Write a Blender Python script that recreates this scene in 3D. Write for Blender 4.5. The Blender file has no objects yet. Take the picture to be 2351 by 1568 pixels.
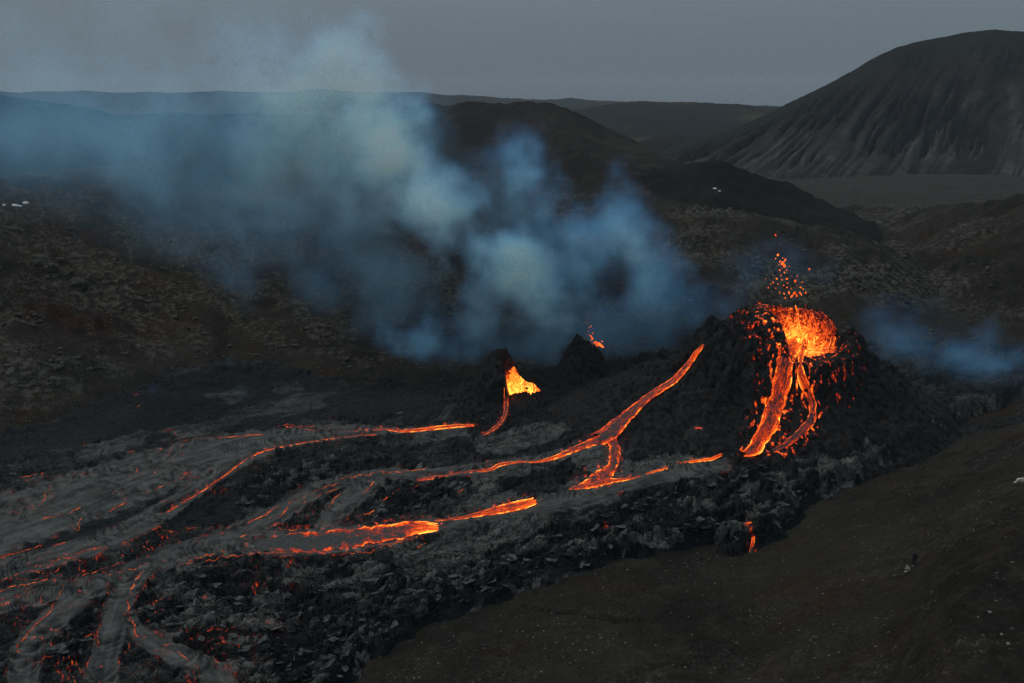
import bpy, bmesh, math, random
import numpy as np
from mathutils import Vector, Matrix

random.seed(7)
RNG = np.random.default_rng(11)
SC = bpy.context.scene
COL = SC.collection

# ------------------------------------------------------------------ camera
CAM_H = 65.0
PITCH = math.radians(16.7)
FPX = 1810.6                       # focal length in pixels of a 2351 px wide frame
cam = bpy.data.cameras.new('camera')
cam.sensor_width = 36.0
cam.lens = FPX / 2351 * 36.0
cam.clip_start = 0.5
cam.clip_end = 20000
cam_ob = bpy.data.objects.new('camera', cam)
cam_ob.location = (0, 0, CAM_H)
cam_ob.rotation_euler = (math.pi / 2 - PITCH, 0, 0)
COL.objects.link(cam_ob)
SC.camera = cam_ob

# ------------------------------------------------------------------ sky, sun, exposure
SUN_EL, SUN_AZ = math.radians(58), math.radians(-50)      # azimuth from +Y towards +X
w = bpy.data.worlds.new('World'); SC.world = w; w.use_nodes = True
nt = w.node_tree; nt.nodes.clear()
o_ = nt.nodes.new('ShaderNodeOutputWorld'); b_ = nt.nodes.new('ShaderNodeBackground')
s_ = nt.nodes.new('ShaderNodeTexSky'); s_.sky_type = 'NISHITA'; s_.sun_disc = False
s_.sun_elevation = SUN_EL; s_.sun_rotation = SUN_AZ
s_.air_density = 1.0; s_.dust_density = 1.5; s_.ozone_density = 1.5; s_.altitude = 200
hs = nt.nodes.new('ShaderNodeHueSaturation'); hs.inputs['Saturation'].default_value = 0.38
mx = nt.nodes.new('ShaderNodeMix'); mx.data_type = 'RGBA'; mx.inputs[0].default_value = 0.92
# overcast layer: brighter overhead than at the horizon, as cloud cover is
tc = nt.nodes.new('ShaderNodeTexCoord'); sx_ = nt.nodes.new('ShaderNodeSeparateXYZ'); nt.links.new(tc.outputs['Generated'], sx_.inputs[0])
oc = nt.nodes.new('ShaderNodeMix'); oc.data_type = 'RGBA'; oc.clamp_factor = True
oc.inputs[6].default_value = (1.32, 1.62, 1.90, 1); oc.inputs[7].default_value = (8.6, 11.8, 13.6, 1)
nt.links.new(sx_.outputs['Z'], oc.inputs[0]); nt.links.new(oc.outputs[2], mx.inputs[7])
nt.links.new(s_.outputs[0], hs.inputs['Color']); nt.links.new(hs.outputs[0], mx.inputs[6])
nt.links.new(mx.outputs[2], b_.inputs['Color']); b_.inputs['Strength'].default_value = 0.06
nt.links.new(b_.outputs[0], o_.inputs[0])
sun = bpy.data.lights.new('sun', 'SUN'); sun.energy = 1.0; sun.angle = math.radians(30)
sun.color = (1.0, 0.95, 0.9)
sun_ob = bpy.data.objects.new('sun', sun); COL.objects.link(sun_ob)
sd_ = Vector((math.sin(SUN_AZ) * math.cos(SUN_EL), math.cos(SUN_AZ) * math.cos(SUN_EL), math.sin(SUN_EL)))
sun_ob.rotation_euler = sd_.to_track_quat('Z', 'Y').to_euler()
vs = SC.view_settings
vs.view_transform = 'Standard'; vs.look = 'None'; vs.exposure = 0.0; vs.gamma = 1.0
vs.use_curve_mapping = False
SC.render.engine = 'CYCLES'
cy = SC.cycles
cy.use_denoising = True; cy.denoiser = 'OPENIMAGEDENOISE'; cy.denoising_prefilter = 'NONE'; cy.denoising_input_passes = 'RGB_ALBEDO_NORMAL'
cy.use_adaptive_sampling = True; cy.adaptive_threshold = 0.02
cy.max_bounces = 4; cy.diffuse_bounces = 1; cy.glossy_bounces = 1; cy.volume_bounces = 4
cy.transparent_max_bounces = 4; cy.transmission_bounces = 0
cy.caustics_reflective = False; cy.caustics_refractive = False
cy.volume_step_rate = 3.0; cy.volume_max_steps = 128
cy.sample_clamp_indirect = 2.0

# ------------------------------------------------------------------ noise
def _h(ix, iy, seed):
    with np.errstate(over='ignore'):
        h = (ix.astype(np.int64).astype(np.uint32) * np.uint32(374761393) +
             iy.astype(np.int64).astype(np.uint32) * np.uint32(668265263) +
             np.uint32((seed * 974634777 + 12345) & 0xffffffff))
        h = (h ^ (h >> np.uint32(13))) * np.uint32(1274126177)
        h = (h ^ (h >> np.uint32(15))) * np.uint32(2246822519)
        return (h ^ (h >> np.uint32(16)))

def rnd2(ix, iy, seed):
    return _h(ix, iy, seed).astype(np.float64) / 4294967296.0

def noise(x, y, seed=0):
    x0 = np.floor(x); y0 = np.floor(y); fx = x - x0; fy = y - y0
    sx = fx * fx * fx * (fx * (fx * 6 - 15) + 10); sy = fy * fy * fy * (fy * (fy * 6 - 15) + 10)
    def g(dx, dy):
        a = rnd2(x0 + dx, y0 + dy, seed) * (2 * math.pi)
        return np.cos(a) * (fx - dx) + np.sin(a) * (fy - dy)
    n0 = g(0, 0) * (1 - sx) + g(1, 0) * sx
    n1 = g(0, 1) * (1 - sx) + g(1, 1) * sx
    return (n0 * (1 - sy) + n1 * sy) * 1.5

def fbm(x, y, octv=4, seed=0, gain=0.5):
    r = 0.0; a = 1.0; f = 1.0
    for k in range(octv):
        r = r + a * noise(x * f + 17.3 * k, y * f - 9.1 * k, seed + k); a *= gain; f *= 2.03
    return r

def ridged(x, y, octv=4, seed=0, gain=0.5):
    r = 0.0; a = 1.0; f = 1.0
    for k in range(octv):
        r = r + a * (1 - 2 * np.abs(noise(x * f + 7.7 * k, y * f + 3.1 * k, seed + k))); a *= gain; f *= 2.07
    return r

def voro(x, y, seed=0):
    """F1, F2, cell random, offset to the cell's point"""
    x0 = np.floor(x); y0 = np.floor(y)
    f1 = np.full(x.shape, 9.0); f2 = np.full(x.shape, 9.0)
    cr = np.zeros(x.shape); ox = np.zeros(x.shape); oy = np.zeros(x.shape)
    for i in (-1, 0, 1):
        for j in (-1, 0, 1):
            cx = x0 + i; cy_ = y0 + j
            dx = x - (cx + rnd2(cx, cy_, seed)); dy = y - (cy_ + rnd2(cx, cy_, seed + 1))
            d = np.hypot(dx, dy); m = d < f1
            f2 = np.where(m, f1, np.minimum(f2, d)); f1 = np.where(m, d, f1)
            cr = np.where(m, rnd2(cx, cy_, seed + 2), cr); ox = np.where(m, dx, ox); oy = np.where(m, dy, oy)
    return f1, f2, cr, ox, oy

def sstep(a, b, x):
    t = np.clip((x - a) / (b - a), 0, 1); return t * t * (3 - 2 * t)

def smax(a, b, k):
    h = np.clip(0.5 + 0.5 * (a - b) / k, 0, 1)
    return b * (1 - h) + a * h + k * h * (1 - h)

# ------------------------------------------------------------------ survey: sight lines to points on the ground
CP, SP = math.cos(PITCH), math.sin(PITCH)
def ray(x, y):
    u = (np.asarray(x, float) - 1175.5) / FPX; v = (np.asarray(y, float) - 784) / FPX
    return u, CP - v * SP, -SP - v * CP
def at_z(x, y, z=0.0):
    dx, dy, dz = ray(x, y); t = (z - CAM_H) / dz
    return dx * t, dy * t
def at_d(x, y, d):
    dx, dy, dz = ray(x, y); t = d / np.hypot(dx, dy)
    return dx * t, dy * t, CAM_H + dz * t

class Ridge:
    """crest of a hill: distance and height against bearing"""
    def __init__(self, pts, sig=0.004):
        p = np.array(pts, float); X, Y, Z = at_d(p[:, 0], p[:, 1], p[:, 2])
        ph = np.arctan2(X, Y); o = np.argsort(ph)
        self.g = np.linspace(-1.6, 1.6, 3201)
        D = np.interp(self.g, ph[o], p[o, 2]); Z = np.interp(self.g, ph[o], Z[o])
        n = int(4 * sig / 0.001) + 1; k = np.exp(-0.5 * (np.arange(-n, n + 1) * 0.001 / sig) ** 2); k /= k.sum()
        pad = lambda a: np.convolve(np.pad(a, n, mode='edge'), k, 'valid')
        self.D, self.Z = pad(D), pad(Z); self.lo, self.hi = ph[o][0], ph[o][-1]
    def __call__(self, phi):
        return np.interp(phi, self.g, self.D), np.interp(phi, self.g, self.Z)

FAR = Ridge([(-600,225,3000),(0,213,3000),(90,214,3000),(200,211,3000),(270,216,3000),(330,212,3000),(400,217,3000),(500,212,3000),(620,214,3000),(740,207,3000),(830,212,3000),(900,214,3000),(960,215,3000),(1040,220,3000),(1130,224,3000),(1230,232,3000),(1310,228,3000),(1420,236,3000),(1600,240,3000),(1780,246,3000),(2000,250,3000),(3200,240,3000)], .0015)
MID = Ridge([(1180,262,1700),(1300,256,1700),(1380,244,1700),(1450,236,1700),(1500,233,1700),(1560,235,1700),(1640,240,1700),(1700,241,1700),(1760,246,1700),(1800,250,1700),(2000,262,1700)], .002)
LEFT = Ridge([(-900,200,640),(-300,215,640),(0,222,650),(80,228,650),(180,245,660),(260,264,680),(300,266,690),(380,262,700),(420,261,700),(470,266,700),(600,262,700),(700,265,700),(780,276,690),(850,285,680),(950,300,660)], .003)
HILL = Ridge([(700,330,540),(780,300,530),(850,277,525),(920,256,520),(960,243,520),(990,237,520),(1030,243,515),(1080,235,510),(1130,240,505),(1200,237,500),(1255,239,490),(1310,255,480),(1370,285,470),(1440,318,460),(1500,345,450),(1560,371,440),(1640,420,430),(1720,470,420)], .003)
BLACK = Ridge([(1450,400,400),(1560,380,400),(1603,371,400),(1653,370,400),(1700,393,400),(1767,413,400),(1825,431,395),(1876,460,390),(1922,480,385),(1960,497,382),(2000,515,380),(2050,540,378),(2120,590,376)], .003)
RIM = Ridge([(-900,440,300),(-300,430,315),(0,422,330),(200,400,360),(400,367,400),(500,357,420),(800,357,430),(1011,371,420),(1094,380,400),(1219,409,370),(1302,436,345),(1427,454,330),(1530,471,318),(1634,488,308),(1717,504,300),(1826,522,298),(1950,557,292),(2080,612,290),(2150,650,292),(2300,715,305),(2500,740,325),(3000,760,380)], .01)
RIGHT = Ridge([(1780,540,450),(1850,505,440),(1910,490,430),(1960,488,420),(2075,491,400),(2137,482,385),(2250,468,365),(2351,460,350),(2500,440,330),(2900,400,300)], .006)
HUMP = Ridge([(1380,360,1180),(1440,337,1180),(1480,322,1180),(1540,314,1180),(1600,318,1180),(1680,335,1180),(1760,360,1180)], .004)
MOUNT = Ridge([(1300,420,1032),(1420,375,1032),(1520,348,1032),(1590,322,1032),(1680,297,1044),(1740,272,1056),(1790,247,1068),(1850,218,1080),(1900,194,1098),(1960,161,1116),(2010,131,1134),(2060,108,1152),(2110,95,1170),(2160,86,1188),(2230,73,1200),(2280,68,1200),(2351,73,1200),(2480,95,1200),(2700,150,1176),(3100,260,1140)], .004)
FAR_EDGE = [(-600,1120),(-300,1065),(0,1010),(100,985),(190,950),(260,920),(330,900),(400,866),(490,848),(560,841),(650,850),(720,872),(800,886),(900,893),(1000,897),(1100,888),(1250,868),(1420,840),(1700,800),(2000,790),(2250,800),(2351,800),(2700,790)]
NEAR_EDGE = [(2600,880),(2351,915),(2300,940),(2225,962),(2185,1010),(2130,1050),(2050,1075),(1950,1120),(1900,1150),(1862,1166),(1840,1200),(1800,1240),(1760,1262),(1700,1273),(1640,1279),(1622,1270),(1650,1254),(1560,1262),(1480,1280),(1400,1300),(1330,1322),(1280,1345),(1200,1371),(1130,1392),(1050,1422),(960,1462),(900,1492),(850,1527),(828,1568),(790,1660),(700,1850),(500,2100)]
def edge_tab(e):
    p = np.array(e, float); X, Y = at_z(p[:, 0], p[:, 1]); ph = np.arctan2(X, Y); o = np.argsort(ph)
    return ph[o], np.hypot(X, Y)[o], X, Y
FE, NE = edge_tab(FAR_EDGE), edge_tab(NEAR_EDGE)
_g = np.linspace(-1.6, 1.6, 1601); _k = np.exp(-0.5 * (np.arange(-40, 41) * 0.002 / 0.018) ** 2); _k /= _k.sum()
NEAR_TAB = (_g, np.convolve(np.pad(np.interp(_g, NE[0], NE[1]), 40, mode='edge'), _k, 'valid'))
LX = np.concatenate([FE[2], NE[2]]); LY = np.concatenate([FE[3], NE[3]])
LX = np.append(LX, [-90, -150]); LY = np.append(LY, [30, 60])

def in_poly(px, py, X, Y):
    c = np.zeros(X.shape, bool); n = len(px)
    for i in range(n):
        x1, y1, x2, y2 = px[i], py[i], px[i - 1], py[i - 1]
        if y1 == y2: continue
        m = ((y1 > Y) != (y2 > Y)) & (X < (x2 - x1) * (Y - y1) / (y2 - y1) + x1); c ^= m
    return c
def seg_dist(px, py, X, Y):
    d = np.full(X.shape, 1e9); n = len(px)
    for i in range(n):
        ax, ay, bx, by = px[i - 1], py[i - 1], px[i], py[i]
        vx, vy = bx - ax, by - ay; L = vx * vx + vy * vy + 1e-9
        t = np.clip(((X - ax) * vx + (Y - ay) * vy) / L, 0, 1)
        d = np.minimum(d, np.hypot(X - ax - t * vx, Y - ay - t * vy))
    return d
def lava_sd(X, Y):
    """metres inside (+) or outside (-) the lava outline, with a lobed edge"""
    a = X + 1.3 * noise(X / 4.5, Y / 4.5, 51) + 0.5 * noise(X / 1.6, Y / 1.6, 52)
    b = Y + 1.3 * noise(X / 4.5, Y / 4.5, 53) + 0.5 * noise(X / 1.6, Y / 1.6, 54)
    d = seg_dist(LX, LY, a, b); return np.where(in_poly(LX, LY, a, b), d, -d)

def rise(s, pw):                         # 0 at the foot, 1 at the crest, rounded crest
    t = 1 - s; e = 0.1
    t = (np.sqrt(t * t + e * e) - e) / (math.sqrt(1 + e * e) - e)
    return np.clip(1 - t, 0, 1) ** pw

def hill(phi, d, R, wf, wb, zf, zb, pw=1.3):
    D, Z = R(phi)
    s = np.clip(1 - (D - d) / wf, 0, 1); f = zf + (Z - zf) * rise(s, pw)
    s2 = np.clip(1 - (d - D) / wb, 0, 1); b = zb + (Z - zb) * rise(s2, 1.2)
    z = np.where(d < D, f, b)
    fade = sstep(R.lo - 0.06, R.lo, phi) * (1 - sstep(R.hi, R.hi + 0.06, phi))
    inside = np.where(d < D, s, s2) > 0
    return np.where((fade > 0) & inside, z * fade + (np.where(d < D, zf, zb) - 6) * (1 - fade), -50)

def wall(phi, d, R, zb, wb, pw):
    D, Z = R(phi); de = np.interp(phi, FE[0], FE[1])
    s = np.clip((d - de) / np.maximum(D - de, 5), 0, 1)
    f = Z * (0.55 * s ** pw + 0.45 * sstep(0, 1, s))
    s2 = np.clip((d - D) / wb, 0, 1)
    return np.where(d < D, f, Z + (np.minimum(zb, Z) - Z) * sstep(0, 1, s2))

def ground_parts(X, Y):
    phi = np.arctan2(X, Y); d = np.hypot(X, Y)
    wx = X + 8 * noise(X / 30, Y / 30, 1); wy = Y + 8 * noise(X / 30, Y / 30, 2)
    ph2 = np.arctan2(wx, wy)
    # slopes of the near side, falling to the lava
    dn = np.interp(phi, *NEAR_TAB) - 1.0
    s = np.maximum(dn - d, 0)
    near = s * 0.20 + 0.9 * sstep(3, 25, s) * fbm(X / 22, Y / 22, 3, 5)
    # rills that run down the near slope, oblique to it
    ax = X * 0.82 + Y * 0.57; ay = -X * 0.57 + Y * 0.82
    near = near + sstep(4, 18, s) * (0.38 * ridged(ax / 34 + 0.5 * noise(X / 25, Y / 25, 8), ay / 9, 3, 6) - 0.2)
    near = np.where(np.abs(phi) < 1.5, near, 20)
    z = np.minimum(near, 27)
    own = np.zeros(X.shape, np.int8)
    zb = wall(phi, d, RIM, 30 * (1 - sstep(0.02, 0.2, phi)), 130, 0.75)
    zr = wall(phi, d, RIGHT, 0, 120, 0.9)
    far = np.maximum(zb, zr)
    # rocky relief of the valley wall
    hw = sstep(1.0, 10, far) * (1 - sstep(480, 600, d))
    r1 = ridged(X / 26 + 0.4 * noise(X / 9, Y / 9, 3), Y / 17, 4, 20)
    r2 = fbm(X / 5.0, Y / 4.0, 4, 24)
    outc = sstep(0.35, 0.95, fbm(X / 24, Y / 16, 3, 31) + 0.25)
    far = far + hw * (1.3 * r1 - 0.7 + 0.75 * r2 + 1.6 * fbm(X / 34, Y / 40, 2, 29) + outc * 2.2 * np.abs(noise(X / 3.1, Y / 2.6, 33)))
    z = smax(z, far, 1.0)
    for k, (R, wf, wb, zf, zb_, pw, ss) in enumerate([
            (HILL, 190, 160, 5, 0, 1.1, 1), (BLACK, 120, 70, 2, 0, 1.0, 1), (LEFT, 300, 300, 5, 5, 1.2, 1)]):
        h = hill(phi, d, R, wf, wb, zf, zb_, pw)
        g = sstep(0, 25, h - zf)
        h = h + g * (1.1 * ridged(wx / 38, wy / 38, 4, 40 + k, 0.55) - 0.7 + 0.5 * fbm(X / 7, Y / 7, 4, 44 + k, 0.6))
        own = np.where(h > z, k + 1, own); z = smax(z, h, 0.8)
    # the big mountain, gullied scree below a rounded top
    D, Z = MOUNT(phi)
    h = hill(phi, d, MOUNT, 310, 450, 0, 0, 1.0)
    s = np.clip(1 - (D - d) / 310, 0, 1)
    lean = 0.15 * (1 - sstep(0.30, 0.62, phi)) + 0.012
    gph = phi - lean * s + 0.006 * noise(phi * 25, s * 4, 60) + 0.0025 * noise(phi * 90, s * 12, 63)
    gul = ridged(gph * 50 + 0.8 * noise(phi * 9, s * 2, 64), s * 1.2, 4, 61, 0.62) * (0.55 + 0.6 * sstep(-0.3, 0.4, noise(phi * 14, s * 2.2, 65)))
    gd = sstep(0.04, 0.25, s) * (1 - sstep(0.6, 0.85, s))
    h = h - gd * 19.0 * np.clip(gul - 0.70, 0, 2) - gd * 0.8 * np.clip(gul, 0, 2) + sstep(0.1, 0.4, s) * (1.6 - 1.0 * sstep(0.8, 1.0, s)) * fbm(phi * 60, s * 11, 5, 66, 0.6)
    own = np.where(h > z, 4, own); z = np.maximum(z, h)
    for k, (R, wf, wb, pw) in enumerate([(HUMP, 260, 200, 1.1), (MID, 520, 500, 1.0), (FAR, 900, 1500, 1.0)]):
        h = hill(phi, d, R, wf, wb, 0, 0, pw)
        sc = R(phi)[0] / 1000.0
        h = h + sstep(2, 20, h) * sc * (1.7 * ridged(X / (75 * sc), Y / (75 * sc), 5, 80 + k, 0.55) - 1.0)
        own = np.where(h > z, 5 + k, own); z = np.maximum(z, h)
    flat = (z < 1.2) & (d > 230)
    z = z + np.where(d > 330, 0.35 * fbm(X / 14, Y / 14, 3, 90), 0.0)
    z = z + 0.22 * fbm(X / 2.4, Y / 2.4, 3, 91) + np.where(d < 420, 0.10 * ridged(X / 0.9, Y / 0.9, 2, 92), 0)
    cx_, cy_ = at_z([1205, 1260, 1320, 1350, 1400, 1470], [1362, 1382, 1402, 1420, 1436, 1446], 2.5)
    m_ = (X > cx_.min() - 3) & (X < cx_.max() + 3) & (Y > cy_.min() - 3) & (Y < cy_.max() + 3)
    if m_.any():
        dc = np.full(m_.sum(), 99.0); xx = X[m_] + 0.5 * noise(X[m_] / 1.5, Y[m_] / 1.5, 95); yy = Y[m_]
        for i in range(5):
            if i == 2: continue
            vx, vy = cx_[i + 1] - cx_[i], cy_[i + 1] - cy_[i]; t = np.clip(((xx - cx_[i]) * vx + (yy - cy_[i]) * vy) / (vx * vx + vy * vy), 0, 1)
            dc = np.minimum(dc, np.hypot(xx - cx_[i] - t * vx, yy - cy_[i] - t * vy))
        z[m_] -= 0.9 * sstep(0.6, 0.1, dc)
    # gully where the slope meets the far end of the lava
    gx, gy = at_z(520, 842); z = z - 4.0 * np.exp(-(((X - gx + 0.25 * (Y - gy)) / 4.5) ** 2)) * sstep(-2, 4, Y - gy) * (1 - sstep(25, 55, Y - gy))
    return z, own
def ground_z(X, Y):
    return ground_parts(np.asarray(X, float), np.asarray(Y, float))[0]

STREAM_BANDS = []                     # filled below: molten strips lie in smooth channels
# ------------------------------------------------------------------ spatter cones (height over the valley floor)
MC = np.array(at_d(1838, 748, 166)[:2])          # main cone
C1 = np.array(at_d(1158, 890, 167)[:2])
C2 = np.array(at_d(1335, 850, 175)[:2])
C3 = np.array(at_d(2420, 880, 176)[:2])
def cone_main(X, Y, det=1.0):
    a = X - MC[0]; b = Y - MC[1]
    a = a + det * 1.3 * noise(X / 6, Y / 6, 101); b = b + det * 1.3 * noise(X / 6, Y / 6, 102)
    th = np.arctan2(b, a); r = np.hypot(a, b)
    T = np.array([-180, -150, -125, -95, -60, -30, 0, 30, 60, 90, 120, 150, 180]) * math.pi / 180
    Rr = np.array([64, 44, 33, 28, 28, 33, 42, 42, 36, 34, 40, 52, 64.])
    R = np.interp(th, T, Rr)
    q = np.clip(1 - r / R, 0, 1)
    z = 27.5 * q ** 1.12 - 1.2
    dome = 25.3 - np.where(a < 0, 0.0145, 0.05) * (a + 1) ** 2 - np.where(b < 0, 0.062, 0.05) * b * b
    dome = np.where(a > -20.5 + 0.25 * np.abs(b), dome, dome - 1.6 * np.clip(-20.5 + 0.25 * np.abs(b) - a, 0, 9))
    z = np.maximum(z, np.where((np.abs(b) < 14) & (a < 13), dome, -9))
    ring = 0.25 * np.interp(th, np.radians([-180, -130, -90, -45, 0, 45, 90, 135, 180]), [4.0, 2.0, 0, 0, 1.0, 4.0, 6.2, 6.0, 4.0])
    z = z + ring * np.exp(-((np.hypot(a, b + 0.5) - 8.6) / 3.6) ** 2)
    z = np.minimum(z, 26.2 + 0.6 * noise(X / 3, Y / 3, 103))
    # shoulder left of the crater, notch and horn on its right
    z = z + 0.3 * np.exp(-(((a + 10.5) / 3.6) ** 2 + ((b + 4.0) / 4.0) ** 2))
    z = z - 1.6 * np.exp(-(((a - 9.4) / 1.2) ** 2 + ((b + 0) / 5) ** 2)) + 2.6 * np.exp(-(((a - 11.8) / 1.5) ** 2 + ((b + 0.5) / 2.4) ** 2))
        # crater with a breach to the front
    ca = (a - 0.3) / 7.6; cb = (b + 0.8) / 6.8
    cr = np.hypot(ca, cb) + det * 0.10 * noise(X / 1.7, Y / 1.7, 105)
    br = sstep(2.6, 1.2, np.abs(a + 0.6 - 0.10 * (b + 8))) * (b < -0.8) * sstep(-12, -9.5, b)
    flo = 18.6 + 0.25 * noise(X / 1.2, Y / 1.2, 106)
    inner = flo + 8.5 * np.clip(cr - 0.62, 0, 1) / 0.36
    z = np.where(cr < 1.25, np.minimum(z, inner), z)
    z = np.where(br > 0, np.minimum(z, z * (1 - br) + (18.0 + 0.35 * np.minimum(b + 6.5, 0)) * br), z)
    lip = sstep(7.2, 5.4, np.abs(a - 1.4)) * (b < -1.5) * sstep(-12, -8.5, b)
    z = np.where(lip > 0, np.minimum(z, z * (1 - lip) + (18.1 + 0.40 * np.minimum(b + 6.5, 0)) * lip), z)
    q = sstep(0.0, 1.5, z + 1.2)
    if det:
        f1, f2, cid, ox, oy = voro(X / 1.5, Y / 1.3, 110)
        g1, g2, gid, _, _ = voro(X / 0.62, Y / 0.55, 115)
        amp = sstep(2, 15, z) * 0.8 + 0.35
        ins = (cr < 0.95)
        bed = z - 0.25
        b1, b2, bid, bx_, by_ = voro(X / 3.4 + 0.3 * noise(X / 2, Y / 2, 118), Y / 3.0, 117)
        z = z + q * det * sstep(8, 19, z) * np.where(cr < 1.0, 0.15, 1.0) * (1.5 * (0.5 - b1) + 1.5 * (bid - 0.5))
        z = z + q * det * amp * (1.35 * fbm(X / 5, Y / 5, 4, 120, 0.55) + 0.75 * (0.45 - f1) + 0.5 * (cid - 0.5) + 0.30 * (0.45 - g1) + 0.2 * (gid - .5)) * np.where(ins, 0.5, 1.0)
        for C, hw in STREAM_BANDS[:4]:
            sel, qq, al, ww = near_line(C, hw + 0.3, X, Y, 2.2); k = sstep(1.7, 1.05, np.abs(qq)); z[sel] = z[sel] * (1 - k) + bed[sel] * k
    return z, cr
def cone_small(X, Y, det=1.0):
    a = X - C1[0]; b = Y - C1[1]
    a = a + det * 0.7 * noise(X / 3, Y / 3, 131); b = b + det * 0.7 * noise(X / 3, Y / 3, 132)
    r = np.hypot(a / np.where(a > 0, 10.0, 9.6), b / 9.0)
    z = 12.2 * np.clip(1 - r ** 2.6, 0, 1) * sstep(9.5, -1.0, a) ** 0.8 + 1.5 * np.exp(-((a + 0.6) / 2.4) ** 2 - (b / 3) ** 2)
    ap = np.clip(1 - np.hypot((a + 1) / 24, b / 17), 0, 1) * 7.4           # skirt
    z = np.maximum(z, ap)
    wl = 3.2 * np.clip(1 - np.hypot((a - 6.2) / 3.0, (b - 3.2) / 2.0) ** 2, 0, 1) + 3.0
    z = np.where((a > 3) & (b > 0.5), np.maximum(z, np.where(wl > 3.0, wl, 0)), z)
    cr = np.hypot((a - 4.0) / 3.9, (b + 1.8) / 3.6)
    z = np.where(cr < 1.3, np.minimum(z, 3.6 + 7.5 * np.clip(cr - 0.72, 0, 1) / 0.4), z)
    fr = sstep(0.2, 1.8, a) * sstep(-0.8, -2.2, b)
    z = np.where(fr > 0, np.minimum(z, z * (1 - fr) + fr * (3.5 + 0.22 * np.minimum(b + 4, 0))), z)
    if det:
        f1, f2, cid, ox, oy = voro(X / 1.1, Y / 1.0, 140)
        z = z + det * sstep(0.0, 2.0, z) * (0.55 * fbm(X / 2, Y / 2, 4, 141) + 0.6 * (0.45 - f1) + 0.4 * (cid - .5))
    return z - 0.6, cr
def cone_peak(X, Y, det=1.0):
    a = X - C2[0]; b = Y - C2[1]
    a = a + det * 0.6 * noise(X / 3, Y / 3, 151); b = b + det * 0.6 * noise(X / 3, Y / 3, 152)
    r = np.hypot(a / np.where(a > 0, 10.0, 8.6), b / 9.0)
    z = 17.0 * np.clip(1 - r, 0, 1) ** 0.80
    z = np.minimum(z, 14.6 - 0.6 * np.clip(a + 1, 0, 9)) + 0.0
    ap = np.clip(1 - np.hypot(a / 26, b / 18), 0, 1) * 8.0
    z = np.maximum(z, ap)
    cr = np.hypot((a - 1.4) / 1.6, (b - 1.8) / 1.6)
    z = np.where(cr < 1, np.minimum(z, 10 + 3 * cr), z)
    if det:
        f1, f2, cid, ox, oy = voro(X / 1.2, Y / 1.1, 160)
        z = z + det * sstep(0.0, 2.0, z) * (0.5 * fbm(X / 2, Y / 2, 4, 161) + 0.7 * (0.45 - f1) + 0.5 * (cid - .5))
    return z - 0.6, cr
def cone_edge(X, Y, det=1.0):
    a = X - C3[0]; b = Y - C3[1]
    r = np.hypot(a / 20, b / 14)
    z = 9.0 * np.clip(1 - r, 0, 1)
    if det: z = z + det * sstep(0.0, 1.5, z) * (0.5 * fbm(X / 2, Y / 2, 4, 171) + 0.5 * (0.45 - voro(X / 1.2, Y / 1.1, 170)[0]))
    return z - 0.5, r
CONES = [cone_main, cone_small, cone_peak, cone_edge]

# ------------------------------------------------------------------ lava field
def smooth_lava(X, Y):
    """valley floor under the flows: gentle, thicker towards the vents"""
    dm = np.hypot((X - MC[0]) / 1.5, Y - MC[1])
    return 0.8 + 2.2 * np.exp(-(dm / 48) ** 2) + 0.9 * np.exp(-(((X - C1[0]) / 30) ** 2 + ((Y - C1[1]) / 22) ** 2)) + 0.7 * fbm(X / 30, Y / 22, 2, 200)
def base_surface(X, Y):
    z = smooth_lava(X, Y)
    for c in CONES: z = np.maximum(z, c(X, Y, 0.0)[0])
    return z

def cast(x, y, surf=base_surface):
    """world XY of the first surface met along a sight line"""
    x = np.asarray(x, float).ravel(); y = np.asarray(y, float).ravel()
    dx, dy, dz = ray(x, y)
    ts = np.geomspace(70, 330, 260)
    X = dx[:, None] * ts; Y = dy[:, None] * ts; Z = CAM_H + dz[:, None] * ts
    S = surf(X.ravel(), Y.ravel()).reshape(X.shape)
    below = Z <= S
    i = np.argmax(below, 1); i = np.where(below.any(1), np.maximum(i, 1), 259)
    r = np.arange(len(x)); g0 = (Z - S)[r, i - 1]; g1 = (Z - S)[r, i]
    f = np.clip(g0 / np.maximum(g0 - g1, 1e-6), 0, 1); t = ts[i - 1] + f * (ts[i] - ts[i - 1])
    return dx * t, dy * t

def catmull(P, step):
    P = np.array(P, float); out = []
    n = len(P)
    for i in range(n - 1):
        p0, p1, p2, p3 = P[max(i - 1, 0)], P[i], P[i + 1], P[min(i + 2, n - 1)]
        L = max(2, int(np.hypot(*(p2 - p1)[:2]) / step))
        for k in range(L):
            t = k / L
            out.append(0.5 * ((2 * p1) + (-p0 + p2) * t + (2 * p0 - 5 * p1 + 4 * p2 - p3) * t * t + (-p0 + 3 * p1 - 3 * p2 + p3) * t ** 3))
    out.append(P[-1]); return np.array(out)

def band(pts, step=6.0, surf=base_surface):
    """centre line, half width and edges on the ground of a strip seen along pts = (x, y, width)"""
    S = catmull(pts, step); d = np.gradient(S[:, :2], axis=0); d /= np.maximum(np.hypot(d[:, 0], d[:, 1]), 1e-6)[:, None]
    n = np.stack([-d[:, 1], d[:, 0]], 1); w_ = np.maximum(S[:, 2], 0.6)[:, None] / 2
    A = S[:, :2] - n * w_; B = S[:, :2] + n * w_
    ax, ay = cast(A[:, 0], A[:, 1], surf); bx, by = cast(B[:, 0], B[:, 1], surf)
    return S, np.stack([ax, ay], 1), np.stack([bx, by], 1)

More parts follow.
